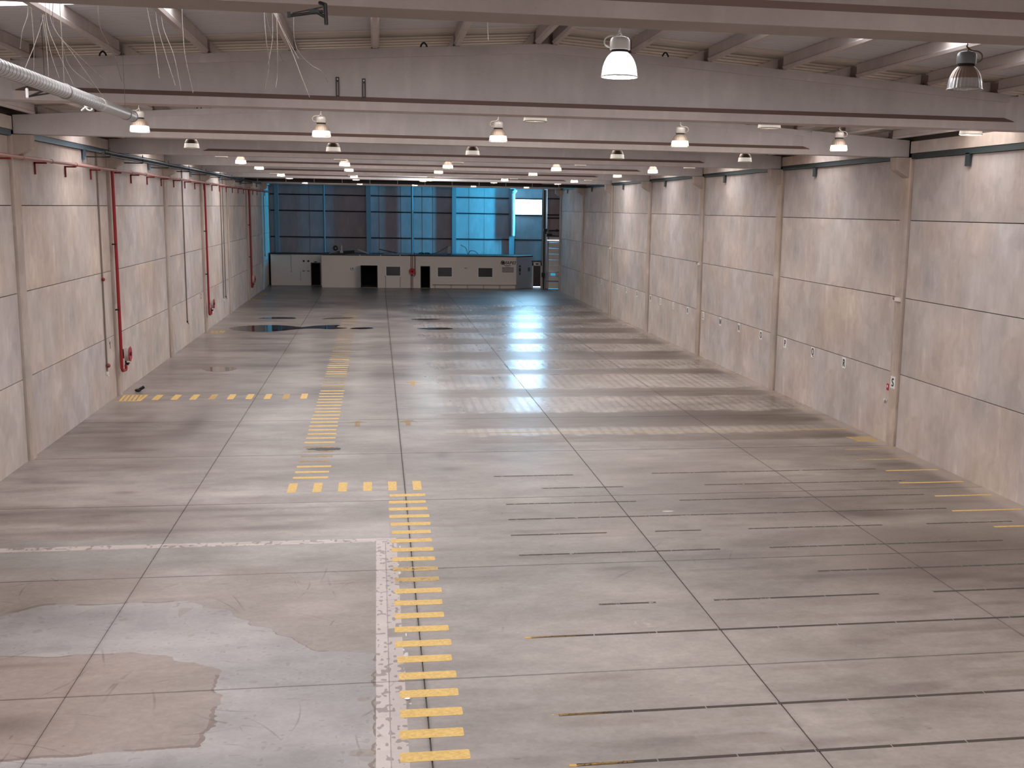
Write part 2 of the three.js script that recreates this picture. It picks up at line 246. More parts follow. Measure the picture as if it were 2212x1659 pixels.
for (let k = 0; k < 78; k++) {
  const d = 32.6 + 0.718 * k, worn = (d > 34.5 && d < 37.5) || (d > 49 && d < 53) || d > 60 ? (rnd() < 0.2 ? 1 : 2) : d < 49 ? 0 : (rnd() < 0.6 ? 0 : 1); if (d > 80 && rnd() < 0.4) continue;
  floorMark('yellow_stripe', -2.37 + (rnd() - 0.5) * 0.05, -1.42 + (rnd() - 0.5) * 0.06, d - 0.115, d + 0.115, M.yel[worn]);
}
for (let k = 0; k < 9; k++) floorMark('yellow_stripe', -8.66 + 0.70 * k, -8.41 + 0.70 * k, 46.45, 47.72, M.yel[k % 4 === 3 ? 1 : 0]);
function hatchBox(x0, x1, d0, d1, m, n) {
  floorMark('hatch_border', x0, x1, d0, d0 + 0.12, m); floorMark('hatch_border', x0, x1, d1 - 0.1, d1, m); floorMark('hatch_border', x1 - 0.12, x1, d0 + 0.12, d1 - 0.1, m);
  for (let k = 0; k < n; k++) {
    const a = x0 + (x1 - x0 - 0.14) * (k + 0.1) / n, w = (x1 - x0) / n * 0.55, g = extrude([[a + w * 0.9, d0 + 0.12], [a + w * 1.9 > x1 - 0.12 ? x1 - 0.12 : a + w * 1.9, d0 + 0.12], [a + w, d1 - 0.1], [a, d1 - 0.1]], 0.002, 0);
    g.rotateX(-Math.PI / 2).translate(0, 0.0005, 0); part('hatch_bar', g, m, floor);
  }
}
hatchBox(-9.93, -9.0, 46.2, 47.75, M.yel[0], 5); hatchBox(-9.9, -9.0, 70.9, 72.3, M.yel[1], 3); hatchBox(-9.95, -9.2, 95.4, 96.6, M.yel[1], 3); hatchBox(-10.0, -9.3, 101.4, 103.4, M.yel[1], 3);
hatchBox(15.75, 16.6, 36.4, 37.2, M.yel[1], 3);
for (const [d, a, b] of [[14.72, 2.62, 9.6], [16.34, 2.62, 11], [19.6, 2.62, 13], [21.2, 3.0, 14.5], [22.78, 6.9, 15], [24.6, 3.0, 15.5], [26.2, 3.0, 16], [27.6, 3.1, 14.6], [29.1, 3.2, 14.9], [30.75, 3.2, 14.9], [32.3, 3.2, 15]]) {
  for (let x = a; x < b; x += 1.15) { const near = d < 20.5 || x > 6.5; if (d > 21 && rnd() < 0.18) continue; floorMark('worn_line', x, Math.min(x + 1.13, b), d - 0.04, d + 0.035, M.lineDark[near && d < 21.5 ? 0 : 1]); }
  if (d < 20) floorMark('worn_line', a - 0.1, a + 0.8, d - 0.03, d + 0.03, M.lineYel);
}
for (let k = 0; k < 7; k++) { const d = 25.75 + 1.57 * k; floorMark('yellow_line', (k % 2 ? 14.6 : 14.9), 16.55, d - 0.05, d + 0.05, M.yel[k > 4 ? 1 : 0]); }
floorMark('yellow_line', 2.2, 8.5, 38.83, 38.93, M.yel[1]); floorMark('yellow_line', 8.5, 16.5, 38.62, 38.72, M.yel[1]);
for (const [x, d, m] of [[1.45, 49.8, 1], [1.0, 40.4, 2], [-0.75, 40.3, 2]]) { const g = extrude([[-0.09, 0], [0.09, 0], [0.09, 0.7], [0.34, 0.7], [0, 1.15], [-0.34, 0.7], [-0.09, 0.7]], 0.002, 0).rotateX(-Math.PI / 2).translate(x, 0.0005, -d); part('painted_arrow', g, M.yel[m], floor); }

// ---------------------------------------------------------------- side walls
const wallL = struct('wall_left'), wallR = struct('wall_right');
for (const [wall, s, X] of [[wallL, -1, XL], [wallR, 1, XR]]) {
  const F = (x0, x1) => s > 0 ? [X + x0, X + x1] : [X - x1, X - x0];
  const b = F(0.19, 0.3); part('wall_backing', bx(b[0], b[1], -0.2, 11.4, ZF + 0.2, s > 0 ? -108.0 : ZB - 0.2), M.gap, wall);
  for (let k = -2; k < 9; k++) {
    const z0 = k === -2 ? ZF : rowZ(k - 1) - 0.32, z1 = rowZ(k) + 0.32; const f = F(0.11, 0.2);
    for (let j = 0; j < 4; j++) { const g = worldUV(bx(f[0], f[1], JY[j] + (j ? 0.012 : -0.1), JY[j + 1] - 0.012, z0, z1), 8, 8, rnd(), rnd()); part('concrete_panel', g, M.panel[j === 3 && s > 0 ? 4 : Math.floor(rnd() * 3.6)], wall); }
    const e = F(-0.02, 0.19), st = F(0.0, 0.15);
    part('eave_beam', worldUV(bx(e[0], e[1], 9.44, 9.80, z0 + 0.05, z1 - 0.05), 8, 8, rnd(), rnd()), M.panel[2], wall);
    part('steel_strip', bx(st[0], st[1], 9.27, 9.43, z0, z1), s > 0 ? M.strip : M.stripBlue, wall);
    const br = F(0.0, 0.06), zc = z1 + 3.6; if (k > 0) part('strip_bracket', bx(br[0], br[1], 8.93, 9.3, zc - 0.12, zc + 0.12), s > 0 ? M.strip : M.stripBlue, wall);
  }
  if (s < 0) { const f = F(0.11, 0.2); for (let j = 0; j < 4; j++) part('concrete_panel', worldUV(bx(f[0], f[1], JY[j] + 0.012, JY[j + 1] - 0.012, rowZ(8) - 0.32, ZB), 8, 8, rnd(), rnd()), M.panel[j % 3], wall); const e = F(-0.02, 0.19); part('eave_beam', bx(e[0], e[1], 9.3, 9.8, rowZ(8) - 0.3, ZB), M.panel[1], wall); }
}
// columns
for (const [s, X, where] of [[-1, XL, 'red-piped wall'], [1, XR, 'lettered wall']]) for (let k = 2; k < 9; k++) {
  const t = thing('concrete_column', `concrete column with bracket head, ${ORD[k - 2]} from camera along the ${where}`, 'column', [X, 0, rowZ(k)], 'wall columns'); t.userData.kind = 'thing';
  const shaft = new THREE.Shape([[0.16 * s, -0.27], [0.04 * s, -0.27], [0.0, -0.23], [0.0, 0.23], [0.04 * s, 0.27], [0.16 * s, 0.27]].map((p) => new THREE.Vector2(p[0], -p[1])));
  part('shaft', worldUV(new THREE.ExtrudeGeometry(shaft, { depth: 9.31, bevelEnabled: false }).rotateX(-Math.PI / 2), 8, 8, rnd(), rnd()), M.column, t);
  const head = worldUV(extrude([[0, 8.68], [-0.42 * s, 8.92], [-0.46 * s, 8.98], [-0.46 * s, 9.31], [0, 9.31]], 0.44, -0.22), 8, 8, rnd(), rnd()); part('bracket_head', head, M.column, t);
}

// ---------------------------------------------------------------- roof beams
const hidden = new Set([-2, -1, 0]);
for (let k = 0; k < 9; k++) {
  const n = k < 0 ? 'behind the camera' : null;
  const t = thing('roof_beam', n ? `pitched concrete roof beam ${n}, ${k === -2 ? 'farther' : 'closer'} of the two` : `pitched concrete roof beam with brown ledge, ${ORD[k]} from the camera`, 'beam', [0, 0.03, rowZ(k) - 0.15], 'pitched roof beams'); t.userData.kind = 'thing';
  const x0 = XL + 0.01, x1 = XR - 0.01, a = -6.6, b = 13.4;
  part('bottom_flange', worldUV(bx(a, b, 9.3, 9.46, -0.3, 0.3), 6, 6, rnd(), rnd()), k ? M.flange : M.beamDimmed, t);
  part('web', worldUV(extrude([[a, 9.44], [b, 9.44], [b, flatTop(b) - 0.05], [XM, flatTop(XM) - 0.05], [a, flatTop(a) - 0.05]], 0.36, -0.18), 6, 6, rnd(), rnd()), k ? M.beam : M.beamDimmed, t);
  part('top_flange', worldUV(extrude([[a, flatTop(a) - 0.17], [XM, flatTop(XM) - 0.17], [b, flatTop(b) - 0.17], [b, flatTop(b)], [XM, flatTop(XM)], [a, flatTop(a)]], 0.44, -0.22), 6, 6, rnd(), rnd()), k ? M.beam : M.beamDimmed, t);
  for (const [e0, e1, i, q] of [[x0, a, 1, a + 0.22], [b, x1, -1, b - 0.22]]) {
    const blk = extrude([[e0, 9.3], [e1, 9.3], [e1, flatTop(e1)], [e0, flatTop(e0)]], 0.6, -0.3), edge = i > 0 ? e1 : e0;
    const wedge = new THREE.ExtrudeGeometry(new THREE.Shape([[edge, -0.3], [q, -0.18], [q, 0.18], [edge, 0.3]].map((p) => new THREE.Vector2(...p))), { depth: flatTop(edge) - 9.5, bevelEnabled: false }).rotateX(-Math.PI / 2).translate(0, 9.46, 0);
    part('end_block', worldUV(mergeGeometries([blk, wedge]), 6, 6, rnd(), rnd()), k ? M.beam : M.beamDimmed, t);
  }
  for (const s of [1, -1]) { const g = extrude([[0.0, 9.46], [0.3, 9.46], [0.18, 9.555], [0.0, 9.555]], b - a - 0.1, 0).rotateY(Math.PI / 2 * -s).translate(s > 0 ? b - 0.05 : a + 0.05, 0, 0); part('ledge', g, M.ledge, t).userData.label = 'brown dusty ledge'; }
  if (k >= 0) for (const x of (k === 0 ? [] : k === 1 ? [-5.02, 0.94, 5.77, 11.4] : k === 2 ? [-5.0] : [])) {
    const y = flatTop(x) - 0.01, l = single('lifting_loop', tube([[x - 0.055, y - 0.03, 0], [x - 0.055, y + 0.05, 0], [x, y + 0.11, 0], [x + 0.055, y + 0.05, 0], [x + 0.055, y - 0.03, 0]], 0.016, 20, 8), M.black, k === 2 ? 'black lifting loop standing on top of the third beam from the camera' : `black lifting loop on the second beam top, ${ORD[[-5.02, 0.94, 5.77, 11.4].indexOf(x)]} from the duct side`, 'loop', 'lifting loops on the beams', [0, 0.03, rowZ(k) - 0.05]);
  }
}
// ---------------------------------------------------------------- ceiling: sheets, skylights, purlins
const ceiling = struct('ceiling');
const PXS = []; for (let k = 0; k < 9; k++) PXS.push(XM - 0.17 - 1.578 * k, XM + 0.17 + 1.578 * k);
function ribbed(z0, z1, x0, x1, pitch, depth) {              // trapezoid ribs running up the slope
  const pos = [], idx = []; const prof = []; for (let z = z0; z > z1 + 1e-6; z -= pitch) prof.push([z, 0], [z - pitch * 0.55, 0], [z - pitch * 0.65, depth], [z - pitch * 0.9, depth]); prof.push([z1, 0]);
  const yy = (x) => beamTop(x) + 0.26;
  prof.forEach(([z, h]) => { const zz = Math.max(z, z1); pos.push(x0, yy(x0) + h, zz, x1, yy(x1) + h, zz); });
  for (let i = 0; i + 1 < prof.length; i++) { const q = 2 * i; idx.push(q, q + 1, q + 3, q, q + 3, q + 2); }
  const g = new THREE.BufferGeometry(); g.setAttribute('position', new THREE.Float32BufferAttribute(pos, 3)); g.setIndex(idx); const f = g.toNonIndexed(); f.computeVertexNormals(); f.setAttribute('uv', new THREE.Float32BufferAttribute(new Float32Array(f.attributes.position.count * 2), 2)); return f;
}
for (let k = -3; k < 9; k++) {
  const za = k === -3 ? ZF : rowZ(k), zb = k === 8 ? ZB : rowZ(k + 1), s0 = za - 5.5, s1 = za - 7.95;
  for (const [x0, x1] of [[XL - 0.2, XM], [XM, XR + 0.2]]) {
    part('roof_sheet', ribbed(za, za - 1.92, x0, x1, 0.4, 0.07), M.roofLow, ceiling); part('roof_sheet', ribbed(za - 1.92, s0, x0, x1, 0.25, 0.014), M.roof, ceiling); part('roof_sheet', ribbed(s1, zb + 0.64, x0, x1, 0.25, 0.014), M.roof, ceiling); part('roof_sheet', ribbed(zb + 0.64, zb, x0, x1, 0.4, 0.07), M.roofLow, ceiling);
    part(k < 6 ? 'skylight_sheet' : 'roof_sheet', ribbed(s0, s1, x0, x1, 0.25, 0.02), k < 6 ? M.skylight : M.roof, ceiling);
    const xm = (x0 + x1) / 2; if (k < 6) roofLight(12.8, 2.4, ROOF_COLOR, ROOF_LIGHT, [xm, beamTop(xm) + 0.235, (s0 + s1) / 2], x1 === XM ? 0.065 : -0.065);
  }
  part('roof_deck', [extrude([[XL - 0.3, beamTop(XL) + 0.36], [XM, beamTop(XM) + 0.36], [XR + 3.3, beamTop(XR + 3.3) + 0.36], [XR + 3.3, beamTop(XR + 3.3) + 0.4], [XM, beamTop(XM) + 0.42], [XL - 0.3, beamTop(XL) + 0.42]], za - zb, zb)], M.roof, ceiling);
  if (k >= -1 && k < 5) for (const x of PXS) {
    if (x < XL + 0.3 || x > XR - 0.3) continue; const y = beamTop(x), L = BAY - 0.34, c = (za + zb) / 2;
    const g = extrude([[-0.045, 0], [0.045, 0], [0.075, 0.05], [0.055, 0.08], [0.055, 0.262], [-0.055, 0.262], [-0.055, 0.08], [-0.075, 0.05]], L, -L / 2).translate(x, y - 0.005, c);
    part('purlin', worldUV(g, 4, 4, rnd(), rnd()), M.purlin, ceiling);
    if (k < 3) part('purlin_bearing', box(0.1, 0.2, 0.3, x, y + 0.1, zb), M.ledge, ceiling);
  }
}
part('annex_roof', bx(XR + 0.1, XR + 1.5, 9.6, 9.7, -107.5, ZB - 0.2), M.roof, ceiling);

// ---------------------------------------------------------------- wall behind the camera, far wall
const wallF = struct('wall_front'); part('concrete_panel', bx(XL - 0.3, XR + 0.3, -0.2, 11.6, ZF, ZF + 0.2), M.panel[0], wallF);
const wallB = struct('wall_back');
const postX = [[-9.4, 0.38], [-4.98, 0.17], [-0.79, 0.44], [3.37, 0.2], [7.42, 0.4], [13.07, 0.5]];
const cladX = [XL - 0.2, -4.98, -0.79, 3.37, 7.42, 13.41, 16.11, 16.6, XR + 1.4], cladY = [-0.1, 4.5, 6.95, 8.45, 11.5];
for (let i = 0; i < 8; i++) for (let j = 0; j < 4; j++) { if (i === 5 && j === 2) continue; part('cladding_panel', worldUV(bx(cladX[i] + 0.008, cladX[i + 1] - 0.008, cladY[j] + 0.008, cladY[j + 1] - 0.008, ZB - 0.1, ZB), 3, 6, rnd(), rnd()), M.cladding, wallB); }
part('wall_backing', [bx(XL - 0.3, 13.42, -0.2, 11.5, ZB - 0.2, ZB - 0.11), bx(16.1, XR + 1.5, -0.2, 11.5, ZB - 0.2, ZB - 0.11), bx(13.42, 16.1, -0.2, 6.96, ZB - 0.2, ZB - 0.11), bx(13.42, 16.1, 8.44, 11.5, ZB - 0.2, ZB - 0.11)], M.dark, wallB);
for (let i = 0; i < 8; i++) { const n = 3, a = cladX[i], b = cladX[i + 1]; if (i < 5) for (let q = 1; q <= n; q++) { const x = a + (b - a) * q / (n + 1); part('cladding_seam', bx(x - 0.02, x + 0.02, 0, 10.6, ZB, ZB + 0.012), M.cladding, wallB); } }
for (const y of [4.5, 6.98, 8.5]) { part('girt', bx(XL, 13.1, y - 0.055, y + 0.055, ZB, ZB + 0.06), M.girt, wallB); part('girt', bx(13.4, 17.8, y - 0.05 + (y === 6.98 ? -0.12 : 0), y + 0.05 + (y === 6.98 ? -0.12 : 0), ZB, ZB + 0.1), M.girt, wallB); }
for (const [x, w] of postX) { const g = w < 0.25 ? new THREE.CylinderGeometry(w / 2, w / 2, 10.4, 14).translate(x, 5.2, ZB + 0.3) : bx(x - w / 2, x + w / 2, 0, 10.4, ZB, ZB + 0.34); part('wall_post', g, M.post, wallB); }
part('added_light_fin', bx(16.22, 16.4, 0, 10.4, ZB, ZB + 1.85), M.black, wallB); part('added_light_screen', bx(16.0, 16.1, 0, 10.2, -113.5, -111.05), M.cladding, wallB);  // both added to block the side light; the fin shows as a post
part('annex_side', [bx(XR + 1.2, XR + 1.4, -0.1, 5.2, -107.5, ZB), bx(XR + 1.2, XR + 1.4, 9.0, 10.2, -107.5, ZB), bx(XR + 1.2, XR + 1.4, 5.2, 9.0, -107.5, -113.2), bx(XR + 1.2, XR + 1.4, 5.2, 9.0, -114.0, ZB)], M.cladding, wallB); part('annex_window_pane', bx(XR + 1.28, XR + 1.29, 5.2, 9.0, -113.2, -114.0), pane, wallB); areaLight(0.8, 3.7, SIDE_COLOR, SIDE_LIGHT, [XR + 1.14, 7.1, -113.6], [XR, 7.1, -113.6]); part('annex_front', bx(XR + 0.15, XR + 1.3, -0.1, 10.2, -107.6, -107.8), M.cladding, wallB);
// window in the far wall
const win = struct('window_1'); win.position.set(14.76, 7.7, ZB - 0.05);
for (const s of [-1, 1]) { part('window_frame', box(0.05, 1.5, 0.1, s * 1.33, 0, 0), M.grey, win); part('window_frame', box(2.7, 0.05, 0.1, 0, s * 0.74, 0), M.grey, win); }
part('glazing_bar', box(2.64, 0.045, 0.06, 0, 0.22, 0), M.grey, win);
for (let i = 1; i < 5; i++) part('glazing_bar', box(0.02, 1.45, 0.04, -1.33 + 0.532 * i, 0, 0), M.grey, win);
for (let i = 0; i < 5; i++) for (const [y, h] of [[-0.265, 0.92], [0.48, 0.48]]) part('window_pane', box(0.51, h, 0.006, -1.064 + 0.532 * i, y, 0), pane, win);
areaLight(2.6, 1.42, WINDOW_COLOR, WINDOW_LIGHT, [14.76, 7.7, ZB + 0.06], [14.76, 7.7, ZB + 2]);

// ---------------------------------------------------------------- high-bay lamps
function fluted(prof, n, amp, seg) {
  const pos = [], idx = [], m = prof.length;
  for (let j = 0; j < m; j++) for (let i = 0; i <= seg; i++) { const a = i / seg * Math.PI * 2, r = prof[j][0] * (1 + amp * Math.cos(a * n) * (prof[j][2] ?? 1)); pos.push(r * Math.cos(a), prof[j][1], r * Math.sin(a)); }
  for (let j = 0; j + 1 < m; j++) for (let i = 0; i < seg; i++) { const q = j * (seg + 1) + i; idx.push(q, q + seg + 1, q + 1, q + 1, q + seg + 1, q + seg + 2); }
  const g = new THREE.BufferGeometry(); g.setAttribute('position', new THREE.Float32BufferAttribute(pos, 3)); g.setIndex(idx); g.computeVertexNormals(); g.setAttribute('uv', new THREE.Float32BufferAttribute(new Float32Array(pos.length / 3 * 2), 2)); return g;
}
const G = {
  low: fluted([[0.242, 0.012], [0.236, 0.06], [0.230, 0.11], [0.220, 0.155]], 28, 0.018, 112),
  high: fluted([[0.220, 0.155], [0.203, 0.205], [0.178, 0.255], [0.148, 0.295, 0.6], [0.115, 0.325, 0.2], [0.105, 0.335, 0]], 28, 0.018, 112),
  rim: new THREE.TorusGeometry(0.245, 0.009, 8, 48).rotateX(Math.PI / 2).translate(0, 0.01, 0),
  neck: new THREE.CylinderGeometry(0.118, 0.118, 0.04, 24).translate(0, 0.35, 0),
  cap: new THREE.LatheGeometry([[0.001, 0.535], [0.075, 0.533], [0.11, 0.52], [0.13, 0.495], [0.137, 0.46], [0.139, 0.365], [0.128, 0.36], [0.001, 0.362]].map((p) => new THREE.Vector2(...p)), 32),
  bulb: new THREE.CapsuleGeometry(0.05, 0.14, 6, 14).translate(0, 0.13, 0),
  cord: tube([[0.01, 0.60, 0], [-0.06, 0.545, 0.02], [-0.15, 0.535, 0.03], [-0.215, 0.49, 0.03], [-0.215, 0.425, 0.02], [-0.165, 0.395, 0], [-0.13, 0.40, 0]], 0.010, 30, 6),
  hook: tube([[0, 0.53, 0], [0.018, 0.56, 0], [0, 0.585, 0.006], [-0.014, 0.60, 0], [0, 0.62, 0]], 0.009, 20, 6),
};
const L = {
  white: { cap: mat(0xf4f4f2, 0.4), high: mat(0xffffff, 0.4, { emissive: new THREE.Color().setRGB(1.0, 1.0, 1.02) }), low: mat(0xffffff, 0.4, { emissive: new THREE.Color().setRGB(1.15, 1.15, 1.2) }), rim: mat(0xf4f4f2, 0.4), rod: mat(0xf4f4f2, 0.4) },
  off: { cap: mat(0x7e8488, 0.4, { metalness: 0.3 }), high: mat(0x9d8b80, 0.38, { metalness: 0.5 }), low: mat(0xd4d6da, 0.25, { metalness: 0.5 }), rim: mat(0xb9b4ae, 0.3, { metalness: 0.7 }), rod: mat(0x6d5a48, 0.6) },
  on: { cap: mat(0xa39a92, 0.45, { metalness: 0.3 }), high: mat(0x93806f, 0.4, { metalness: 0.45 }), low: mat(0xf2e6da, 0.4, { emissive: new THREE.Color().setRGB(0.95, 0.86, 0.78) }), rim: mat(0xb0a294, 0.4, { metalness: 0.5 }), rod: mat(0xb0a496, 0.6) },
  clear: { cap: mat(0xa39a92, 0.45, { metalness: 0.3 }), high: mat(0x6a574b, 0.3, { metalness: 0.6 }), low: mat(0xcfc6bc, 0.3, { metalness: 0.3, emissive: new THREE.Color().setRGB(0.38, 0.35, 0.31) }), rim: mat(0xc0b2a4, 0.4, { metalness: 0.5 }), rod: mat(0xb0a496, 0.6) },
};
const bulbMat = mat(0xffffff, 0.4, { emissive: new THREE.Color().setRGB(0.7, 0.66, 0.6) });
const bulbOff = mat(0x9aa0a6, 0.2, { metalness: 0.2 });
const LX = [-6.0, -1.42, 3.26, 8.32, 12.96];
function lamp(x, z, kind, label, flip, power = 1, color = LAMP_COLOR) {
  const t = thing('bell_lamp', label, 'lamp', [x, 9.28, z], 'hanging bell lamps'), m = L[kind];
  part('housing', G.cap, m.cap, t); part('neck', G.neck, M.dark, t); part('shade', G.high, m.high, t); part('diffuser', G.low, m.low, t); part('rim', G.rim, m.rim, t);
  part('bulb', G.bulb, kind === 'off' ? bulbOff : bulbMat, t);
  const c = part('cord', G.cord, m.rod, t); if (flip) c.scale.x = -1;
  const top = beamTop(x) + 0.25 - 9.28; part('hanger', [G.hook.clone(), rod([0, 0.62, 0], [0, top, 0], 0.008, 6)], m.rod, t);
  if (kind === 'clear' && !(x > 12 && z > -25)) { const l = new THREE.SpotLight(LAMP_COLOR, LAMP_LIGHT * 1.15, 0, 1.5, 0.25, 2); l.position.set(x, 9.25, z); l.target.position.set(x, 0, z); l.shadow.radius = 4; l.castShadow = true; scene.add(l, l.target); }
  else if (kind !== 'off') { const l = new THREE.PointLight(color, LAMP_LIGHT * power * (kind === 'white' ? 0.5 : 1), 0, 2); l.position.set(x, 9.28 + 0.075, z); l.shadow.radius = 3; l.castShadow = true; scene.add(l); }
}
lamp(3.27, -16.1, 'white', 'glowing white bell lamp, larger and brighter than all others, near the roof ridge', false);
lamp(8.3, -16.1, 'off', 'unlit grey metal bell lamp hanging close before the second beam', true);
const LROWS = [[-24.7, 'clear', 'just behind the second beam', [2, 3, 4]], [-32.3, 'on', 'just before the third beam'], [-41.0, 'clear', 'behind the third beam'], [-48.6, 'clear', 'just behind the fourth beam'], [-55.3, 'on', 'before the fifth beam'], [-63.7, 'on', 'behind the fifth beam'], [-72.7, 'clear', 'just behind the sixth beam'], [-78.0, 'on', 'before the seventh beam'], [-85.3, 'on', 'behind the seventh beam'], [-97.2, 'clear', 'just behind the eighth beam'], [-103.5, 'on', 'before the last beam']];
for (const [z, kind, where, cols] of LROWS) (cols ?? [0, 1, 2, 3, 4]).forEach((i, j) => lamp(LX[i] + (z === -78 && i === 2 ? 0.35 : 0), z === -78 && i === 2 ? -81.9 : z, kind, `metal bell lamp, ${ORD[j]} from duct side, row ${where}`, z === -32.3 && i > 2, z === -78 && i === 2 ? 6 : 1, z === -78 && i === 2 ? new THREE.Color().setRGB(0.75, 0.92, 1) : LAMP_COLOR));


// ---------------------------------------------------------------- duct, straps, odd ironmongery under the roof
{
  const t = thing('ventilation_duct', 'pale spiral-seamed round ventilation duct hanging below the roof, ending at a beam', 'duct', [-4.43, 9.06, 0]);
  part('duct_pipe', new THREE.CylinderGeometry(0.1, 0.1, 13, 28, 1, true).rotateX(Math.PI / 2).translate(0, 0, -16.7), mat(0xb7b3b0, 0.4, { metalness: 0.25 }), t);
  const pts = []; for (let i = 0; i <= 1000; i++) { const a = i / 1000 * Math.PI * 2 * 62; pts.push(new THREE.Vector3(0.1015 * Math.cos(a), 0.1015 * Math.sin(a), -10.2 - 9.2 * i / 1000)); }
  class Helix extends THREE.Curve { getPoint(q, v = new THREE.Vector3()) { const a = q * Math.PI * 2 * 70; return v.set(0.1 * Math.cos(a), 0.1 * Math.sin(a), -10.2 - 10.2 * q); } }
  part('spiral_seam', new THREE.TubeGeometry(new Helix(), 1700, 0.004, 4), mat(0x7e8087, 0.5), t);
  part('collar', new THREE.CylinderGeometry(0.106, 0.106, 0.1, 28).rotateX(Math.PI / 2).translate(0, 0, -20.6), mat(0xcfc8c0, 0.5), t);
  part('end_cap', new THREE.CylinderGeometry(0.104, 0.104, 0.06, 28).rotateX(Math.PI / 2).translate(0, 0, -23.18), M.stripBlue, t);
  for (const z of [-13.2, -18.4, -22.6]) { part('hanger_ring', new THREE.TorusGeometry(0.106, 0.006, 6, 28).translate(0, 0, z), M.steel, t); part('hanger_wire', rod([0, 0.1, z], [0, 1.22, z], 0.004, 5), M.wire, t); }
}
{
  const t = thing('pipe_arm', 'dark triangular steel arm carrying a short white tube under the duct', 'bracket', [-5.6, 9.2, -21]);
  part('arm', [rod([0.24, 0.09, 0], [-0.02, -0.02, 0], 0.016), rod([-0.02, -0.02, 0], [0.3, 0.05, -0.05], 0.013), rod([0.24, 0.09, 0], [0.24, 1.2, 0], 0.004)], M.dark, t); part('tube', new THREE.CapsuleGeometry(0.024, 0.12, 4, 10).translate(-0.04, 0.03, 0.02), M.white, t);
}
single('looped_cable', tube([[-0.1, -0.06, 0], [0, 0.02, 0], [0.12, 0.03, 0], [0.14, -0.03, 0], [0.08, -0.05, 0], [0.0, 0.02, 0], [-0.05, 0.6, 0]], 0.02, 40, 6), M.white, 'loop of white cable dangling below the roof behind the duct', 'cable', null, pzPos(185, 234, -30));
function pzPos(px, py, z) { const v = new THREE.Vector3((px - PX) / FOCAL, -(py - PY) / FOCAL, -1).applyEuler(camera.rotation); const k = z / v.z; return [v.x * k, 7.5 + v.y * k, z]; }
for (const [x, y, n] of [[-0.72, 9.72, 'closer to the duct'], [-0.22, 9.71, 'farther from the duct']]) {
  const t = thing('slotted_strap', `slotted steel strap bolted upright on the second beam, ${n}`, 'bracket', [x, y, rowZ(1) + 0.04], 'slotted straps');
  const s = new THREE.Shape([[-0.035, -0.235], [0.035, -0.235], [0.035, 0.22], [-0.035, 0.22]].map((p) => new THREE.Vector2(...p))), hole = new THREE.Path([[-0.012, -0.12], [0.012, -0.12], [0.012, 0.13], [-0.012, 0.13]].map((p) => new THREE.Vector2(...p))); s.holes.push(hole);
  part('strap', new THREE.ExtrudeGeometry(s, { depth: 0.012, bevelEnabled: false }), mat(0x4a4544, 0.6, { metalness: 0.3 }), t); for (const b of [0.18, -0.17]) part('bolt', new THREE.CylinderGeometry(0.014, 0.014, 0.02, 8).rotateX(Math.PI / 2).translate(0, b, 0.015), M.steel, t);
}
{
  const t = thing('support_arm', 'black steel support arm with short vertical tube hanging from the closest beam', 'bracket', [-0.46, 9.2, rowZ(0) + 0.42]);
  part('post', [rod([0.02, 0.1, 0], [0.028, -0.085, 0.02], 0.018), rod([0.02, 0.09, 0], [-0.03, 0.12, -0.1], 0.018)], M.black, t);
  part('arm', [rod([0.0, 0.03, 0], [-0.3, -0.025, 0.03], 0.014), rod([-0.0, 0.07, 0], [-0.27, 0.0, 0.03], 0.005), box(0.03, 0.05, 0.03, -0.3, -0.015, 0.03)], M.black, t); part('clamp', [box(0.09, 0.03, 0.05, -0.08, 0.03, 0), rod([-0.07, 0.03, 0], [0.02, -0.02, 0.01], 0.014)], M.black, t);
}
// loose wires
const WIRES = [
  [[60, 30], [50, 70], [42, 105]], [[71, 40], [73, 90], [71, 155]], [[90, 12], [98, 90], [105, 165]], [[95, 28], [75, 90], [55, 150]], [[110, 48], [160, 120], [228, 215]], [[100, 50], [125, 110], [160, 185]], [[118, 62], [170, 120], [225, 174]], [[100, 60], [112, 120], [126, 168]], [[136, 82], [148, 140], [197, 183]],
  [[320, 25], [332, 90], [345, 170]], [[338, 45], [355, 110], [380, 185]], [[350, 52], [376, 120], [392, 197]], [[570, 20], [576, 90], [581, 138], [571, 196]], [[574, 22], [588, 82], [612, 132]], [[592, 20], [618, 78], [644, 125]], [[596, 30], [630, 110], [655, 175], [669, 210]], [[640, 102], [672, 140], [695, 155], [709, 178]], [[588, 80], [583, 120], [580, 140]], [[1054, 56], [1054, 88]], [[395, 60], [400, 115], [416, 200]], [[218, 60], [245, 115], [262, 175]], [[600, 118], [598, 165], [596, 190]]];
WIRES.forEach((w, i) => {
  const z = i === 18 ? -20 : -18 - (i % 4) * 0.35, p = w.map(([x, y], j) => { const q = pzPos(x, y, z); q[2] += Math.sin(j * 2.1 + i) * 0.05; return q; });
  const top = p[0].slice(); top[1] = Math.max(top[1] + 0.05, beamTop(top[0]) + 0.24); p.unshift(top);
  single('hanging_wire', tube(p, i % 3 ? 0.0036 : 0.0046, 24, 5), i % 7 === 6 ? M.wireDark : M.wire, i < 9 || i === 20 ? 'thin loose pale wire dangling from the roof over the round duct' : i === 18 ? 'short pale wire hanging alone from the roof below the ridge' : i < 12 || i === 19 ? 'thin loose wire dangling from the roof between the two wire clusters' : 'thin loose wire dangling from the roof above the slotted straps', 'wire', i < 9 || i === 20 ? 'wires over the duct' : i === 18 ? null : i < 12 || i === 19 ? 'wires between the clusters' : 'wires above the straps');
});

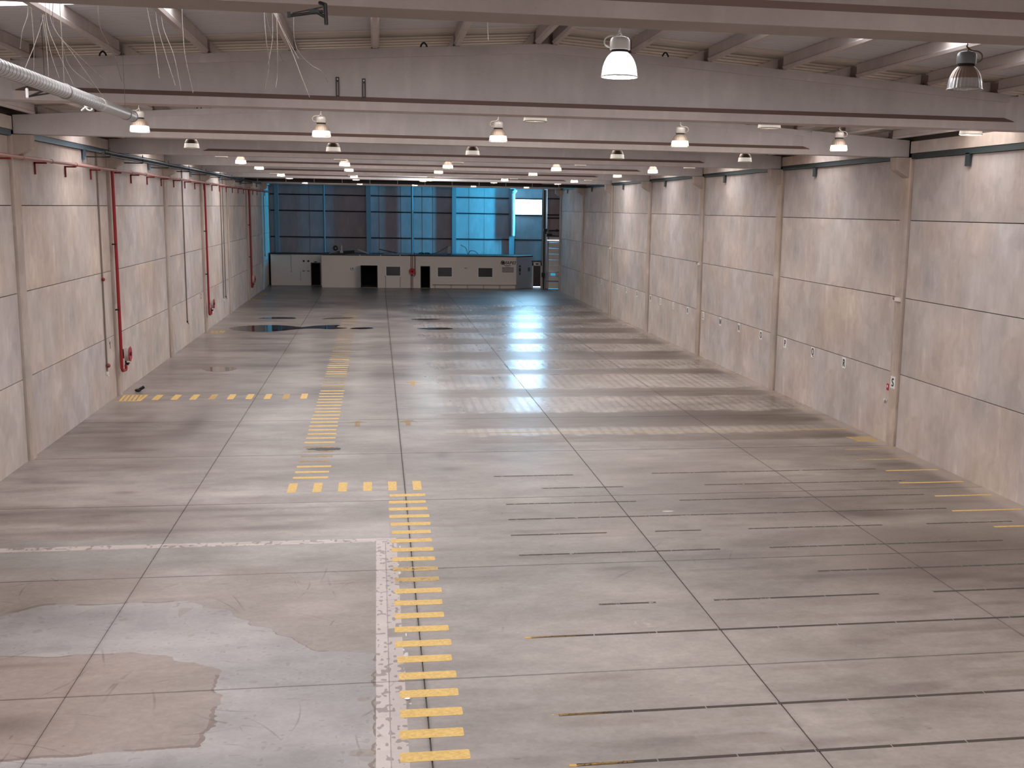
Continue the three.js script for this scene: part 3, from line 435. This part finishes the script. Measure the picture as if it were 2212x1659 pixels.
// ---------------------------------------------------------------- red pipe, risers, hose reels, conduits on the piped wall
{
  const t = thing('fire_pipe', 'long faded red fire pipe on angle brackets along the top of the wall', 'pipe', [XL + 0.17, 8.69, 0]);
  part('pipe_run', rod([0, 0, -22], [0, 0, -113], 0.055, 12), M.redPale, t);
  for (let z = -25.4; z > -112; z -= 3.01) part('coupling', new THREE.CylinderGeometry(0.07, 0.07, 0.12, 12).rotateX(Math.PI / 2).translate(0, 0, z - 1.4), M.redPale, t);
  for (let z = -30.9; z > -112; z -= 3.52) part('angle_bracket', [box(0.36, 0.05, 0.05, -0.09, -0.08, z), box(0.05, 0.36, 0.05, -0.25, -0.24, z)], M.redDark, t);
}
const reelAt = (x, y, z, facing, label, group, side) => {
  const t = thing('hose_reel', label, 'hose reel', [x, y, z], group); const R = (g) => facing === 'x' ? g.rotateY(Math.PI / 2) : g;
  part('wall_bracket', R(mergeGeometries([box(0.08, 0.36, 0.05, 0, 0, 0.03), box(0.06, 0.05, 0.3, 0, 0, 0.15)])), M.dark, t);
  part('hose', R(mergeGeometries([0.14, 0.18, 0.22, 0.26].flatMap((q) => [0.26, 0.21].map((r) => new THREE.TorusGeometry(r, 0.024, 8, 30).translate(0, 0, q))))), mat(0xb9aeaa, 0.7), t);
  const d = part('disc', R(new THREE.LatheGeometry([[0.001, 0.33], [0.06, 0.335], [0.07, 0.305], [0.2, 0.30], [0.27, 0.325], [0.295, 0.315], [0.295, 0.30], [0.19, 0.285], [0.001, 0.285]].map((p) => new THREE.Vector2(...p)), 36).rotateX(Math.PI / 2)), M.redBright, t);
  part('hub', R(new THREE.CylinderGeometry(0.07, 0.09, 0.02, 20).rotateX(Math.PI / 2).translate(0, 0, 0.335)), M.dark, d);
  part('valve', R(mergeGeometries([new THREE.CylinderGeometry(0.035, 0.035, 0.2, 10).translate(0, -0.34, 0.12), box(0.1, 0.04, 0.12, 0.02, -0.37, 0.2), new THREE.CylinderGeometry(0.03, 0.03, 0.14, 10).rotateX(Math.PI / 2).translate(0, -0.42, 0.16)].map((g) => g.index ? g.toNonIndexed() : g))), M.black, t);
  return t;
};
for (const [k, z, w] of [[3, -47.35, 'first'], [5, -71.75, 'second'], [7, -95.9, 'third']]) {
  const t = thing('riser_pipe', `red vertical riser pipe with elbow, ${w} from the camera`, 'pipe', [XL + 0.16, 0, z], 'red riser pipes');
  part('pipe', rod([0, 1.1, 0], [0.0, 8.66, 0], 0.06, 14), M.red, t); part('elbow', tube([[0, 1.14, 0], [0, 1.02, -0.08], [0.02, 1.0, -0.3], [0.06, 1.02, -0.42], [0.06, 1.2, -0.45]], 0.055, 20, 10), M.red, t);
  for (const y of [3.4, 5.9]) part('clamp', box(0.16, 0.05, 0.2, -0.05, y, 0), M.dark, t);
  reelAt(XL + 0.08, 1.62, z - 0.55, 'x', `red hose reel with pale hose at the foot of the ${w} red riser`, 'hose reels on the piped wall');
}
[[-45.9, 1.2, 9.3, 'first'], [-65.1, 1.3, 9.3, 'second'], [-80.5, 1.3, 9.3, 'third'], [-81.6, 1.4, 9.3, 'fourth'], [-99.0, 1.6, 9.3, 'fifth'], [-110.5, 3, 9.3, 'sixth']].forEach(([z, a, b, w], i) => {
  const t = thing('conduit', `thin grey-brown conduit drop down the piped wall, ${w} from the camera`, 'conduit', [XL - 0.07, 0, z], 'conduit drops'); part('tube', rod([0, a, 0], [0, b, 0], 0.03, 8), M.conduit, t); part('socket', [box(0.07, 0.1, 0.07, 0, a - 0.06, 0), rod([0, a - 0.1, 0], [0.05, a - 0.2, -0.04], 0.02, 6)], i % 2 ? M.black : M.white, t);
  if (i === 0) { part('alarm_bell', new THREE.SphereGeometry(0.085, 14, 10).translate(0.04, 1.42, 0), mat(0x7c3438, 0.5), t); part('junction', new THREE.SphereGeometry(0.07, 12, 8).translate(0.02, 4.65, 0), M.redDark, t); }
});
{ // black pipes under the eave of the piped wall, then across the hall
  const t = thing('black_pipe', 'bundle of black pipes running under the eave of the piped wall', 'pipe', [XL + 0.58, 9.2, 0]);
  for (const [dx, dy, r] of [[0, 0, 0.06], [0.13, 0.02, 0.045], [0.07, -0.09, 0.035]]) part('pipe', rod([dx, dy, -44], [dx, dy, -94.1], r, 10), M.black, t);
  for (let z = -44.6; z > -93; z -= 6.02) part('bracket', [box(0.78, 0.04, 0.04, -0.3, -0.14, z), box(0.03, 0.34, 0.03, 0.1, 0.02, z)], M.dark, t);
  const u = thing('black_curtain_pipe', 'thick black pipe with pale straps crossing the hall below the far beam', 'pipe', [0, 9.36, -94.4]);
  part('pipe', rod([XL + 0.11 - 0.2, 0, 0], [XR + 0.1, 0, 0], 0.115, 14), M.black, u); part('upper_rail', bx(XL + 0.3, XR - 0.3, 0.3, 0.36, -0.05, 0.05), M.dark, u);
  for (let x = XL + 1; x < XR - 0.5; x += 2.13) part('strap', box(0.05, 0.62, 0.03, x, 0.16, 0.125), mat(0xa09890, 0.5), u);
}
// small plates on the piped wall
const font = await new FontLoader().loadAsync('fonts/droid/droid_sans_bold.typeface.json');
const textGeo = (s, size, depth = 0.004) => { const g = new TextGeometry(s, { font, size, depth, curveSegments: 5, bevelEnabled: false }); g.computeBoundingBox(); const b = g.boundingBox; return g.translate(-(b.min.x + b.max.x) / 2, -(b.min.y + b.max.y) / 2, 0); };
{
  const t = thing('fire_sign', 'red fire-hose sign with white flame and reel symbols on the wall beside the first riser', 'sign', [XL - 0.1, 3.12, -48.55]); const r = (g) => g.rotateY(Math.PI / 2);
  part('plate', r(box(0.62, 0.9, 0.008, 0, 0, 0)), M.redBright, t); part('border', r(mergeGeometries([box(0.66, 0.02, 0.006, 0, 0.45, 0), box(0.66, 0.02, 0.006, 0, -0.45, 0), box(0.02, 0.9, 0.006, 0.32, 0, 0), box(0.02, 0.9, 0.006, -0.32, 0, 0)])), M.white, t);
  part('arrow_symbol', r(extrude([[-0.2, 0.38], [0.2, 0.38], [0.05, 0.12], [0.2, -0.02], [-0.2, -0.02], [-0.05, 0.12]], 0.004, 0.004)), M.white, t); part('reel_symbol', r(new THREE.TorusGeometry(0.13, 0.035, 6, 24).translate(0, -0.26, 0.006)), M.white, t);
}
for (const [s, y, z, c, l] of [['2', 1.95, -48.5, 0, 'small red figure two above the first hose reel'], ['1', 2.1, -46.7, 0, 'small dark figure one between conduit and first riser'], ['2', 2.2, -70.6, 1, 'small dark figure two before the second riser']]) single('number_plate', textGeo(s, 0.3).rotateY(Math.PI / 2), c ? M.dark : s === '1' ? M.dark : M.redBright, l, 'number', null, [XL - 0.108, y, z]);

// ---------------------------------------------------------------- letter signs on the other wall
[['S', -35.75], ['R', -40.15], ['Q', -43.3], ['P', -46.5], ['O', -49.65], ['N', -52.9], ['M', -55.95], ['L', -59.1], ['K', -62.25], ['J', -65.4], ['I', -68.55], ['H', -71.2], ['G', -75.05], ['F', -78.4], ['E', -81.5], ['D', -84.6], ['C', -87.7]].forEach(([c, z], i) => {
  const t = thing('letter_sign', `white wall plate with black letter ${c}`, 'sign', [i ? XR + 0.104 : XR - 0.006, i ? 2.17 : 2.1, z], 'letter signs'), r = (g) => g.rotateY(-Math.PI / 2);
  part('plate', r(box(0.34, 0.4, 0.008)), M.white, t); part('letter', r(textGeo(c, 0.27).translate(0, 0, 0.004)), M.black, t);
});
for (const [k, w] of [[2, 'first'], [4, 'third'], [6, 'fifth']]) { const t = thing('junction_box', `small pale box with round end on the ${w} column of the lettered wall`, 'box', [XR - 0.032, 4.82, rowZ(k) + 0.06], 'column boxes'); part('case', box(0.06, 0.12, 0.36), M.office, t); part('knob', new THREE.SphereGeometry(0.06, 12, 8).translate(0, 0.02, -0.24), M.conduit, t); }
{ const t = thing('fire_plate', 'small red extinguisher plate below the letter S', 'sign', [XR + 0.10, 1.86, -36.35]); part('plate', box(0.01, 0.22, 0.16), M.redBright, t); part('symbol', box(0.012, 0.08, 0.06, -0.004, 0.02, 0), M.white, t); }
{ const t = thing('extinguisher_bracket', 'empty pale extinguisher bracket low on the wall beside the first lettered-wall column', 'bracket', [XR + 0.09, 1.4, -36.45]); part('plate', box(0.02, 0.06, 0.22), M.white, t); part('hook', rod([-0.03, -0.1, 0.05], [-0.03, 0.02, 0.05], 0.015, 6), M.grey, t); }

// ---------------------------------------------------------------- office cabin at the far end
const ZO = -111.3, ZS = -114;
const office = thing('office_cabin', 'long low cream office cabin with dark windows and doorways against the far wall', 'cabin', [0, 0, 0]);
function wallWithHoles(x0, x1, h, holes, z, m, name) {
  const s = new THREE.Shape([[x0, 0], [x1, 0], [x1, h], [x0, h]].map((p) => new THREE.Vector2(...p)));
  for (const [a, b, c, d] of holes) { s.holes.push(new THREE.Path([[a, c], [a, d], [b, d], [b, c]].map((p) => new THREE.Vector2(...p)))); }
  return part(name, new THREE.ExtrudeGeometry(s, { depth: 0.12, bevelEnabled: false }).translate(0, 0, z - 0.12), m, office);
}
const D1 = [-6.2, -5.36, 0.01, 2.12], D2 = [-1.52, -0.03, 0.01, 2.04], D3 = [4.02, 4.85, 0.01, 2.02], W1 = [0.8, 2.11, 1.13, 1.98], W2 = [5.6, 6.93, 1.09, 1.95], W3 = [9.42, 10.77, 1.08, 1.94];
wallWithHoles(XL + 0.1, -5.05, 2.95, [D1], ZS, M.office, 'front_wall').userData.label = 'set-back front wall'; part('return_wall', bx(-5.1, -4.98, 0, 2.95, ZS - 0.1, ZO), M.office, office);
wallWithHoles(-4.98, 13.1, 3.0, [D2, D3, W1, W2, W3], ZO, M.office, 'front_wall');
{ const g = box(2.56, 3.0, 0.12, 1.28, 1.5, -0.06).rotateY(Math.PI / 4.0); part('end_wall', g.translate(13.06, 0, ZO + 0.04), M.officeEnd, office); }
part('back_wall', bx(XL + 0.1, 14.8, 0.02, 2.9, ZB + 0.4, ZB + 0.5), M.interior, office); part('partition', [bx(-4.9, -4.8, 0.02, 2.9, ZB + 0.6, ZO - 0.2), bx(3.0, 3.1, 0.02, 2.9, ZB + 0.6, ZO - 0.2), bx(9.0, 9.1, 0.02, 2.9, ZB + 0.6, ZO - 0.2)], M.interior, office);
part('roof_deck', [bx(XL + 0.1, -4.9, 2.9, 3.02, ZB + 0.1, ZS + 0.02), extrude([[-5, -ZO - 0.02], [13.1, -ZO - 0.02], [14.85, -ZO + 1.75], [14.85, -ZB - 0.1], [-5, -ZB - 0.1]], 0.1, 0).rotateX(-Math.PI / 2).translate(0, 2.97, 0)], M.black, office);
part('roof_edge', [bx(-2.9, 2.9, 3.03, 3.08, ZO - 0.08, ZO - 0.02)], M.office, office);
for (const x of [-1.6, 0.3, 2.1]) part('edge_clip', box(0.05, 0.12, 0.04, x, 3.0, ZO + 0.01), M.white, office);
for (const [w, lab] of [[W1, 0], [W2, 1], [W3, 2]]) { const f = part('window_frame', [bx(w[0] - 0.06, w[1] + 0.06, w[3] - 0.01, w[3] + 0.05, ZO - 0.02, ZO + 0.02), bx(w[0] - 0.06, w[1] + 0.06, w[2] - 0.05, w[2] + 0.01, ZO - 0.02, ZO + 0.03), bx(w[0] - 0.06, w[0] + 0.01, w[2], w[3], ZO - 0.02, ZO + 0.02), bx(w[1] - 0.01, w[1] + 0.06, w[2], w[3], ZO - 0.02, ZO + 0.02)], M.white, office); part('pane', bx(w[0], w[1], w[2], w[3], ZO - 0.07, ZO - 0.06), lab === 2 ? mat(0x1f1e24, 0.1) : M.glassDark, f); }
for (const [w, z] of [[D1, ZS], [D2, ZO], [D3, ZO]]) part('door_frame', [bx(w[0] - 0.03, w[0] + 0.04, 0, w[3] + 0.03, z - 0.1, z + 0.015), bx(w[1] - 0.04, w[1] + 0.03, 0, w[3] + 0.03, z - 0.1, z + 0.015), bx(w[0], w[1], w[3] - 0.03, w[3] + 0.03, z - 0.1, z + 0.015)], z === ZS ? M.wood : M.girt, office);
{ const g = part('door_leaf', box(0.05, 2.0, 0.75, 0, 0, 0.375), M.officeEnd, office, [-1.58, 1.02, ZO + 0.02]); g.rotation.y = -0.42; part('handle', rod([-0.03, 0, 0.66], [-0.08, 0, 0.66], 0.02, 8), M.black, g); }
part('door_panel', [bx(0.72, 0.76, 0.02, 1.1, ZO, ZO + 0.01), bx(2.08, 2.11, 0.02, 1.0, ZO, ZO + 0.02), box(0.08, 0.04, 0.03, 0.69, 1.08, ZO + 0.02)], M.wood, office);
part('kick_rail', [bx(5.1, 13.05, 0.31, 0.36, ZO + 0.02, ZO + 0.08)], M.yellowRail, office); for (let i = 0; i < 6; i++) part('rail_post', bx(5.3 + i * 1.53, 5.36 + i * 1.53, 0, 0.34, ZO + 0.01, ZO + 0.07), M.yellowRail, office);
part('wall_lamp', [bx(8.1, 8.36, 1.86, 1.94, ZO, ZO + 0.05)], M.grey, office);
for (const [x, y] of [[-6.88, 2.29], [-6.45, 2.29]]) part('vent_plate', bx(x - 0.08, x + 0.08, y - 0.08, y + 0.08, ZS, ZS + 0.02), M.girt, office);
for (const x of [-6.9, -6.47]) part('coat_rail', bx(x - 0.12, x + 0.12, 1.34, 1.39, ZS, ZS + 0.05), M.girt, office);
part('cable_trunk', [bx(-8.06, -8.03, 1.35, 2.85, ZS, ZS + 0.03), bx(-9.8, -8.03, 2.84, 2.87, ZS, ZS + 0.03), box(0.07, 0.12, 0.05, -8.045, 1.3, ZS + 0.03), bx(-7.21, -7.18, 0.45, 1.35, ZS, ZS + 0.03)], M.grey, office);
part('door_sign', bx(-5.92, -5.64, 2.18, 2.26, ZS, ZS + 0.02), M.girt, office);
// writing on the cabin
{
  const t = thing('company_logo', 'black company logo and slanted lettering on the cream office front', 'logo', [12.2, 2.44, ZO + 0.002]);
  const sh = new THREE.Matrix4().makeShear(0, 0, 0.22, 0, 0, 0); const g = textGeo('MAPEI', 0.29, 0.01); g.applyMatrix4(new THREE.Matrix4().set(1, 0.22, 0, 0, 0, 1, 0, 0, 0, 0, 1, 0, 0, 0, 0, 1)); part('lettering', g.scale(0.98, 1, 1).translate(0.2, 0, 0), M.black, t);
  part('emblem', [new THREE.TorusGeometry(0.11, 0.03, 6, 20).translate(-0.53, -0.02, 0.005), new THREE.TorusGeometry(0.11, 0.03, 6, 20).translate(-0.4, -0.04, 0.005), new THREE.TorusGeometry(0.1, 0.028, 6, 20).translate(-0.47, 0.09, 0.005)], M.black, t);
  part('small_print', [box(0.62, 0.05, 0.006, 0, -0.25, 0), box(0.46, 0.03, 0.006, 0, -0.38, 0)], mat(0x4a4548, 0.8), t);
  const u = thing('notice_board', 'pale printed notice sheet under the company logo', 'notice', [12.24, 1.78, ZO + 0.006]); part('sheet', box(1.12, 0.5, 0.006), mat(0x9d918d, 0.7), u); part('print', [box(0.12, 0.05, 0.004, -0.44, 0.17, 0.004), box(0.5, 0.02, 0.004, 0.1, 0.17, 0.004), box(1.0, 0.025, 0.004, 0, -0.2, 0.004), box(0.3, 0.02, 0.004, -0.3, 0.05, 0.004)], mat(0x6d6364, 0.8), u);
  const v = thing('toilet_sign', 'small white pictogram sign beside the open double doorway', 'sign', [-2.36, 1.73, ZO + 0.006]); part('plate', box(0.42, 0.34, 0.008), M.white, v); part('pictogram', [new THREE.TorusGeometry(0.055, 0.015, 6, 16).translate(-0.1, 0.06, 0.006), box(0.12, 0.1, 0.004, 0.09, 0.06, 0.006), box(0.34, 0.05, 0.004, 0, -0.09, 0.006)], M.dark, v);
  const w = thing('poster', 'tall dark printed poster on the angled end of the office cabin', 'poster', [13.42, 1.75, ZO - 0.28]); const q = part('sheet', box(0.28, 0.95, 0.01), mat(0x8d8f98, 0.7), w); q.rotation.y = Math.PI / 4; const q2 = part('print', [box(0.2, 0.14, 0.006, 0, 0.36, 0.005), box(0.22, 0.3, 0.006, 0, 0.02, 0.005), box(0.1, 0.2, 0.006, 0, -0.34, 0.005)], M.dark, w); q2.rotation.y = Math.PI / 4;
  const y = thing('wall_panel_box', 'small olive control panel on the angled cabin end', 'panel', [14.42, 1.78, ZO - 1.27]); const q3 = part('case', box(0.3, 0.34, 0.05), mat(0x6e6d62, 0.7), y); q3.rotation.y = Math.PI / 4;
}
reelAt(3.2, 1.57, ZO - 0.02, 'z', 'red hose reel on the cream office front below two red pipes', null);
{ const t = thing('office_riser', 'pair of thin red pipes rising up the office front past the hose reel', 'pipe', [3.3, 0, ZO + 0.06]); part('pipe', rod([-0.19, 0, 0], [-0.19, 3.1, 0], 0.03, 8), M.redDark, t); part('pipe', rod([-0.05, 0, 0], [-0.05, 3.1, 0], 0.025, 8), M.redDark, t); part('pipe', tube([[0.17, 7.2, -4.2], [0.17, 4.5, -4.2], [0.17, 3.2, -4.0], [0.17, 3.1, 0], [0.17, 2, 0], [0.17, 1.2, 0], [0.05, 1.1, 0.02]], 0.035, 60, 8), M.redDark, t); }
// on the cabin roof
{
  const t = thing('air_conditioner', 'boxy grey air conditioner outdoor unit with dark fan standing on the office roof', 'air conditioner', [-3.68, 3.08, -113.2]); part('case', box(0.85, 0.85, 0.35, 0, 0.43, 0), mat(0x88827c, 0.6), t); part('fan', new THREE.TorusGeometry(0.17, 0.075, 8, 28).translate(-0.18, 0.5, 0.18), M.black, t); part('hub', new THREE.CylinderGeometry(0.07, 0.07, 0.03, 16).rotateX(Math.PI / 2).translate(-0.18, 0.5, 0.2), M.grey, t); part('side_grille', box(0.05, 0.6, 0.02, 0.38, 0.45, 0.18), M.white, t);
  const u = thing('air_conditioner', 'narrow pale air conditioner unit beside the post on the office roof', 'air conditioner', [6.82, 3.08, -113.6]); part('case', box(0.3, 0.7, 0.3, 0, 0.4, 0), mat(0x9a9aa2, 0.6), u); part('foot', box(0.34, 0.06, 0.3, 0, 0.03, 0), M.dark, u);
  const junk = [['board', box(0.9, 0.05, 0.4), [-4.0, 3.26, -112.0], 0.35, 0, 'pale bent board lying before the air conditioner', 0x9c948e], ['plank', box(1.1, 0.1, 0.2), [-1.3, 3.3, -112.3], -0.35, 0, 'pale plank leaning on rubble on the office roof', 0xa09790], ['white_box', box(0.26, 0.22, 0.2), [-3.3, 3.28, -112.2], 0.1, 0, 'small white box in front of the air conditioner', 0xb4b0b2], ['rubble_sack', box(1.0, 0.26, 0.5), [-2.6, 3.24, -112.4], 0.08, 0, 'dark sack between the air conditioner and plank', 0x15131a], ['metal_profile', box(1.6, 0.14, 0.3), [-2.9, 3.3, -112.8], 0.0, 0, 'long grey metal profile behind the white box', 0x6f6a68], ['blue_tarp', box(0.8, 0.1, 0.4), [-0.9, 3.14, -112.8], 0, 0, 'small folded blue tarp on the office roof', 0x2f7ec4], ['slanted_panel', box(1.7, 0.08, 0.5), [1.0, 3.35, -113], -0.2, 0, 'dark slanted panel on the office roof by the wide post', 0x33313c], ['foil_strip', box(3.0, 0.06, 0.4), [2.1, 3.12, -112.2], 0, 0, 'pale plastic strip lying along the office roof', 0x8f96a6]];
  for (const [n, g, p, rz, ry, l, c] of junk) { const o = single(n, g, mat(c, 0.7), l, n.split('_').pop(), null, p); o.rotation.z = rz; o.rotation.y = ry; }
  single('coiled_cable', mergeGeometries([new THREE.TorusGeometry(0.22, 0.04, 6, 20).rotateX(1.3), new THREE.TorusGeometry(0.22, 0.04, 6, 20).rotateX(1.3).translate(0.55, 0, 0)]), M.black, 'two coils of black cable beside the red pipes on the office roof', 'cable', null, [4.1, 3.22, -112]);
  single('loose_cable', tube([[0, 0.9, 0], [0.5, 0.6, 0], [0.7, 0.05, 0.2], [0.9, 0.35, 0.2], [1.4, 0.3, 0], [1.7, 0.02, 0]], 0.03, 40, 6), M.black, 'black loose cable arching over the office roof beneath the blue-lit panel', 'cable', null, [7.9, 3.1, -113.4]);
  single('loose_cable', tube([[-2.6, 0, 0], [-1.2, 0.1, 0], [-0.4, 0.5, 0], [0, 0.75, 0]], 0.03, 40, 6), M.black, 'black cable rising to the narrow air conditioner unit', 'cable', null, [6.7, 3.1, -113.4]);
}
// small rear door next to the cabin, sectional door, downpipe
const door1 = struct('door_1'); door1.position.set(15.2, 0, -112.6);
part('door_surround', [box(0.12, 2.5, 0.1, -0.42, 1.25, 0), box(0.3, 2.5, 0.1, 0.5, 1.25, 0), box(1.1, 0.35, 0.1, 0.08, 2.3, 0)], M.office, door1); part('door_leaf', box(0.72, 1.98, 0.05, 0, 1.16, -0.02), mat(0x4a3b39, 0.6), door1); part('lintel', box(1.2, 0.12, 0.14, 0.06, 2.55, 0), M.wood, door1); part('threshold_glow', box(0.7, 0.1, 0.02, 0, 0.09, -0.05), mat(0xdff2ff, 0.6, { emissive: new THREE.Color().setRGB(1.1, 1.6, 2.0) }), door1); part('door_plate', box(0.25, 0.1, 0.02, 0, 2.3, 0.06), M.girt, door1);  // emissive strip at the threshold stands in for daylight under the door
const door2 = struct('door_2'); door2.position.set(17.0, 0, -110.9); door2.rotation.y = -0.2;
for (let i = 0; i < 9; i++) { const y = 0.06 + i * 0.545; if (i === 2) { part('door_panel', [box(0.32, 0.53, 0.06, -0.86, y + 0.27, 0), box(0.42, 0.53, 0.06, -0.02, y + 0.27, 0), box(0.2, 0.53, 0.06, 0.78, y + 0.27, 0), box(1.9, 0.15, 0.06, -0.1, y + 0.075, 0), box(1.9, 0.16, 0.06, -0.1, y + 0.45, 0)], M.office, door2); for (const [x, w] of [[-0.47, 0.46], [0.46, 0.5]]) part('door_window', box(w, 0.24, 0.02, x, y + 0.265, 0), pane, door2); } else part('door_panel', box(1.95, 0.53, 0.06, -0.1, y + 0.27, 0), M.office, door2); }
part('light_slit', box(1.95, 0.06, 0.02, -0.1, 4.62, 0.05), mat(0xffffff, 0.5, { emissive: new THREE.Color().setRGB(1.2, 1.3, 1.5) }), door2); part('bottom_bar', box(1.95, 0.1, 0.08, -0.1, 0.75, 0.02), M.conduit, door2);  // emissive slit stands in for daylight showing through the door
part('track', [box(0.1, 9.3, 0.14, -1.22, 4.65, 0.1), box(0.12, 9.3, 0.1, -1.5, 4.65, 0.1)], M.grey, door2); part('track_cover', box(0.16, 9.3, 0.08, -1.36, 4.65, 0.02), M.black, door2); part('header', box(2.1, 0.12, 0.2, -0.1, 5.02, 0.05), M.black, door2);
part('wall_above', bx(-1.1, 0.9, 5.08, 10, -0.1, -0.05), M.cladding, door2); for (const y of [6.7, 7.0, 8.5]) part('girt', bx(-1.1, 0.9, y - 0.05, y + 0.05, -0.05, 0.06), M.girt, door2);
{ const t = thing('door_drive', 'black motor drive and spring shaft above the sectional door', 'door drive', [16.2, 5.45, -110.4]); part('shaft', rod([-0.2, 0.08, 0], [1.5, 0.12, 0], 0.07, 10), M.black, t); part('motor', [box(0.3, 0.26, 0.3, -0.55, 0.12, 0), box(0.14, 0.4, 0.2, -0.5, -0.05, 0), box(0.5, 0.16, 0.2, -0.15, -0.28, 0)], M.black, t); part('drum', new THREE.CylinderGeometry(0.12, 0.12, 0.18, 14).rotateZ(Math.PI / 2).translate(0.55, 0.1, 0), M.black, t); }
single('switch_box', box(0.3, 0.42, 0.2), M.black, 'black switch box on the track beside the sectional door', 'box', null, [15.55, 1.35, -110.75]);
{ const t = thing('downpipe', 'white rain downpipe with elbow on the far wall beside the bright window', 'pipe', [13.0, 0, ZB + 0.55]); part('pipe', rod([0.18, 4.9, 0], [0.18, 9.0, 0], 0.17, 18), M.white, t); part('elbow', rod([0.18, 9.0, 0], [0.42, 9.3, -0.1], 0.17, 18), M.white, t); part('flange', box(0.5, 0.06, 0.3, 0.1, 9.45, 0), M.white, t); }

// ---------------------------------------------------------------- puddles and bits on the floor
const water = mat(0x1c1716, 0.03, { metalness: 0 });
function puddle(pts, label, m = water) {
  const c = new THREE.CatmullRomCurve3(pts.map(([x, d]) => new THREE.Vector3(x, d, 0)), true, 'centripetal').getPoints(70).map((p, i) => new THREE.Vector2(p.x + (NT[i * 7 + pts.length] - 0.5) * 0.08, p.y + (NT[i * 11] - 0.5) * 0.10));
  const g = new THREE.ExtrudeGeometry(new THREE.Shape(c), { depth: 0.0015, bevelEnabled: false }).rotateX(-Math.PI / 2).translate(0, 0.003, 0); single('puddle', g, m, label, 'puddle', 'puddles');
}
puddle([[-9.0, 73.8], [-8, 75.3], [-6.6, 75.8], [-5.4, 75.2], [-4.7, 74.6], [-3.6, 75.6], [-2.4, 75.7], [-2.6, 74.6], [-1.9, 74.0], [-2.8, 73.2], [-4.0, 73.6], [-5.2, 72.9], [-6.0, 72.0], [-7.2, 71.7], [-8.4, 72.4]], 'large still puddle reflecting the blue far corner, biggest on the floor');
puddle([[-1.75, 73.5], [-1.3, 74.3], [-0.5, 74.4], [-0.3, 73.8], [-0.9, 73.2]], 'small dark puddle next to the large one, beside the yellow stripes');
puddle([[2.4, 73.6], [3.2, 74.2], [4.4, 74.1], [4.6, 73.4], [3.5, 73.0]], 'narrow dark puddle alone past the middle floor joint');
puddle([[-7.9, 80.3], [-7.0, 81.2], [-5.6, 80.9], [-5.5, 80.2], [-6.6, 79.9]], 'thin dark puddle behind the large puddle, close to the piped wall');
puddle([[-3.7, 80.0], [-2.8, 81.1], [-1.7, 81.0], [-1.9, 80.4], [-2.8, 80.0]], 'thin dark puddle behind the large puddle, near the faded stripes');
puddle([[-7.95, 55.3], [-7.5, 56.1], [-6.6, 55.6], [-6.5, 55.1], [-7.0, 54.3], [-7.7, 54.6]], 'drying brownish puddle between the first two hose reels', mat(0x6e625b, 0.08));
puddle([[-2.25, 36.55], [-1.8, 36.75], [-1.25, 36.65], [-1.25, 36.45], [-1.7, 36.33]], 'small black oily puddle lying across a yellow stripe', mat(0x1e1813, 0.12));
puddle([[2.2, 79.7], [3.2, 80.4], [4.2, 79.9], [3.2, 79.2]], 'thin faint puddle behind the narrow one past the middle joint');
{ const t = thing('work_glove', 'black crumpled glove lying by the second column base on the piped wall', 'glove', [-9.55, 0.06, -48.6]); part('palm', new THREE.SphereGeometry(0.13, 12, 8).scale(1, 0.5, 0.8), M.black, t); part('cuff', rod([0.05, 0.02, 0], [0.24, 0.13, -0.03], 0.06, 8), M.black, t); }
single('plastic_scrap', new THREE.SphereGeometry(0.035, 12, 8).scale(1.3, 0.25, 0.9), mat(0xffffff, 0.4), 'tiny white plastic scrap lying between two yellow stripes', 'scrap', null, [0.38, 0.012, -17.2]);

renderer.render(scene, camera);
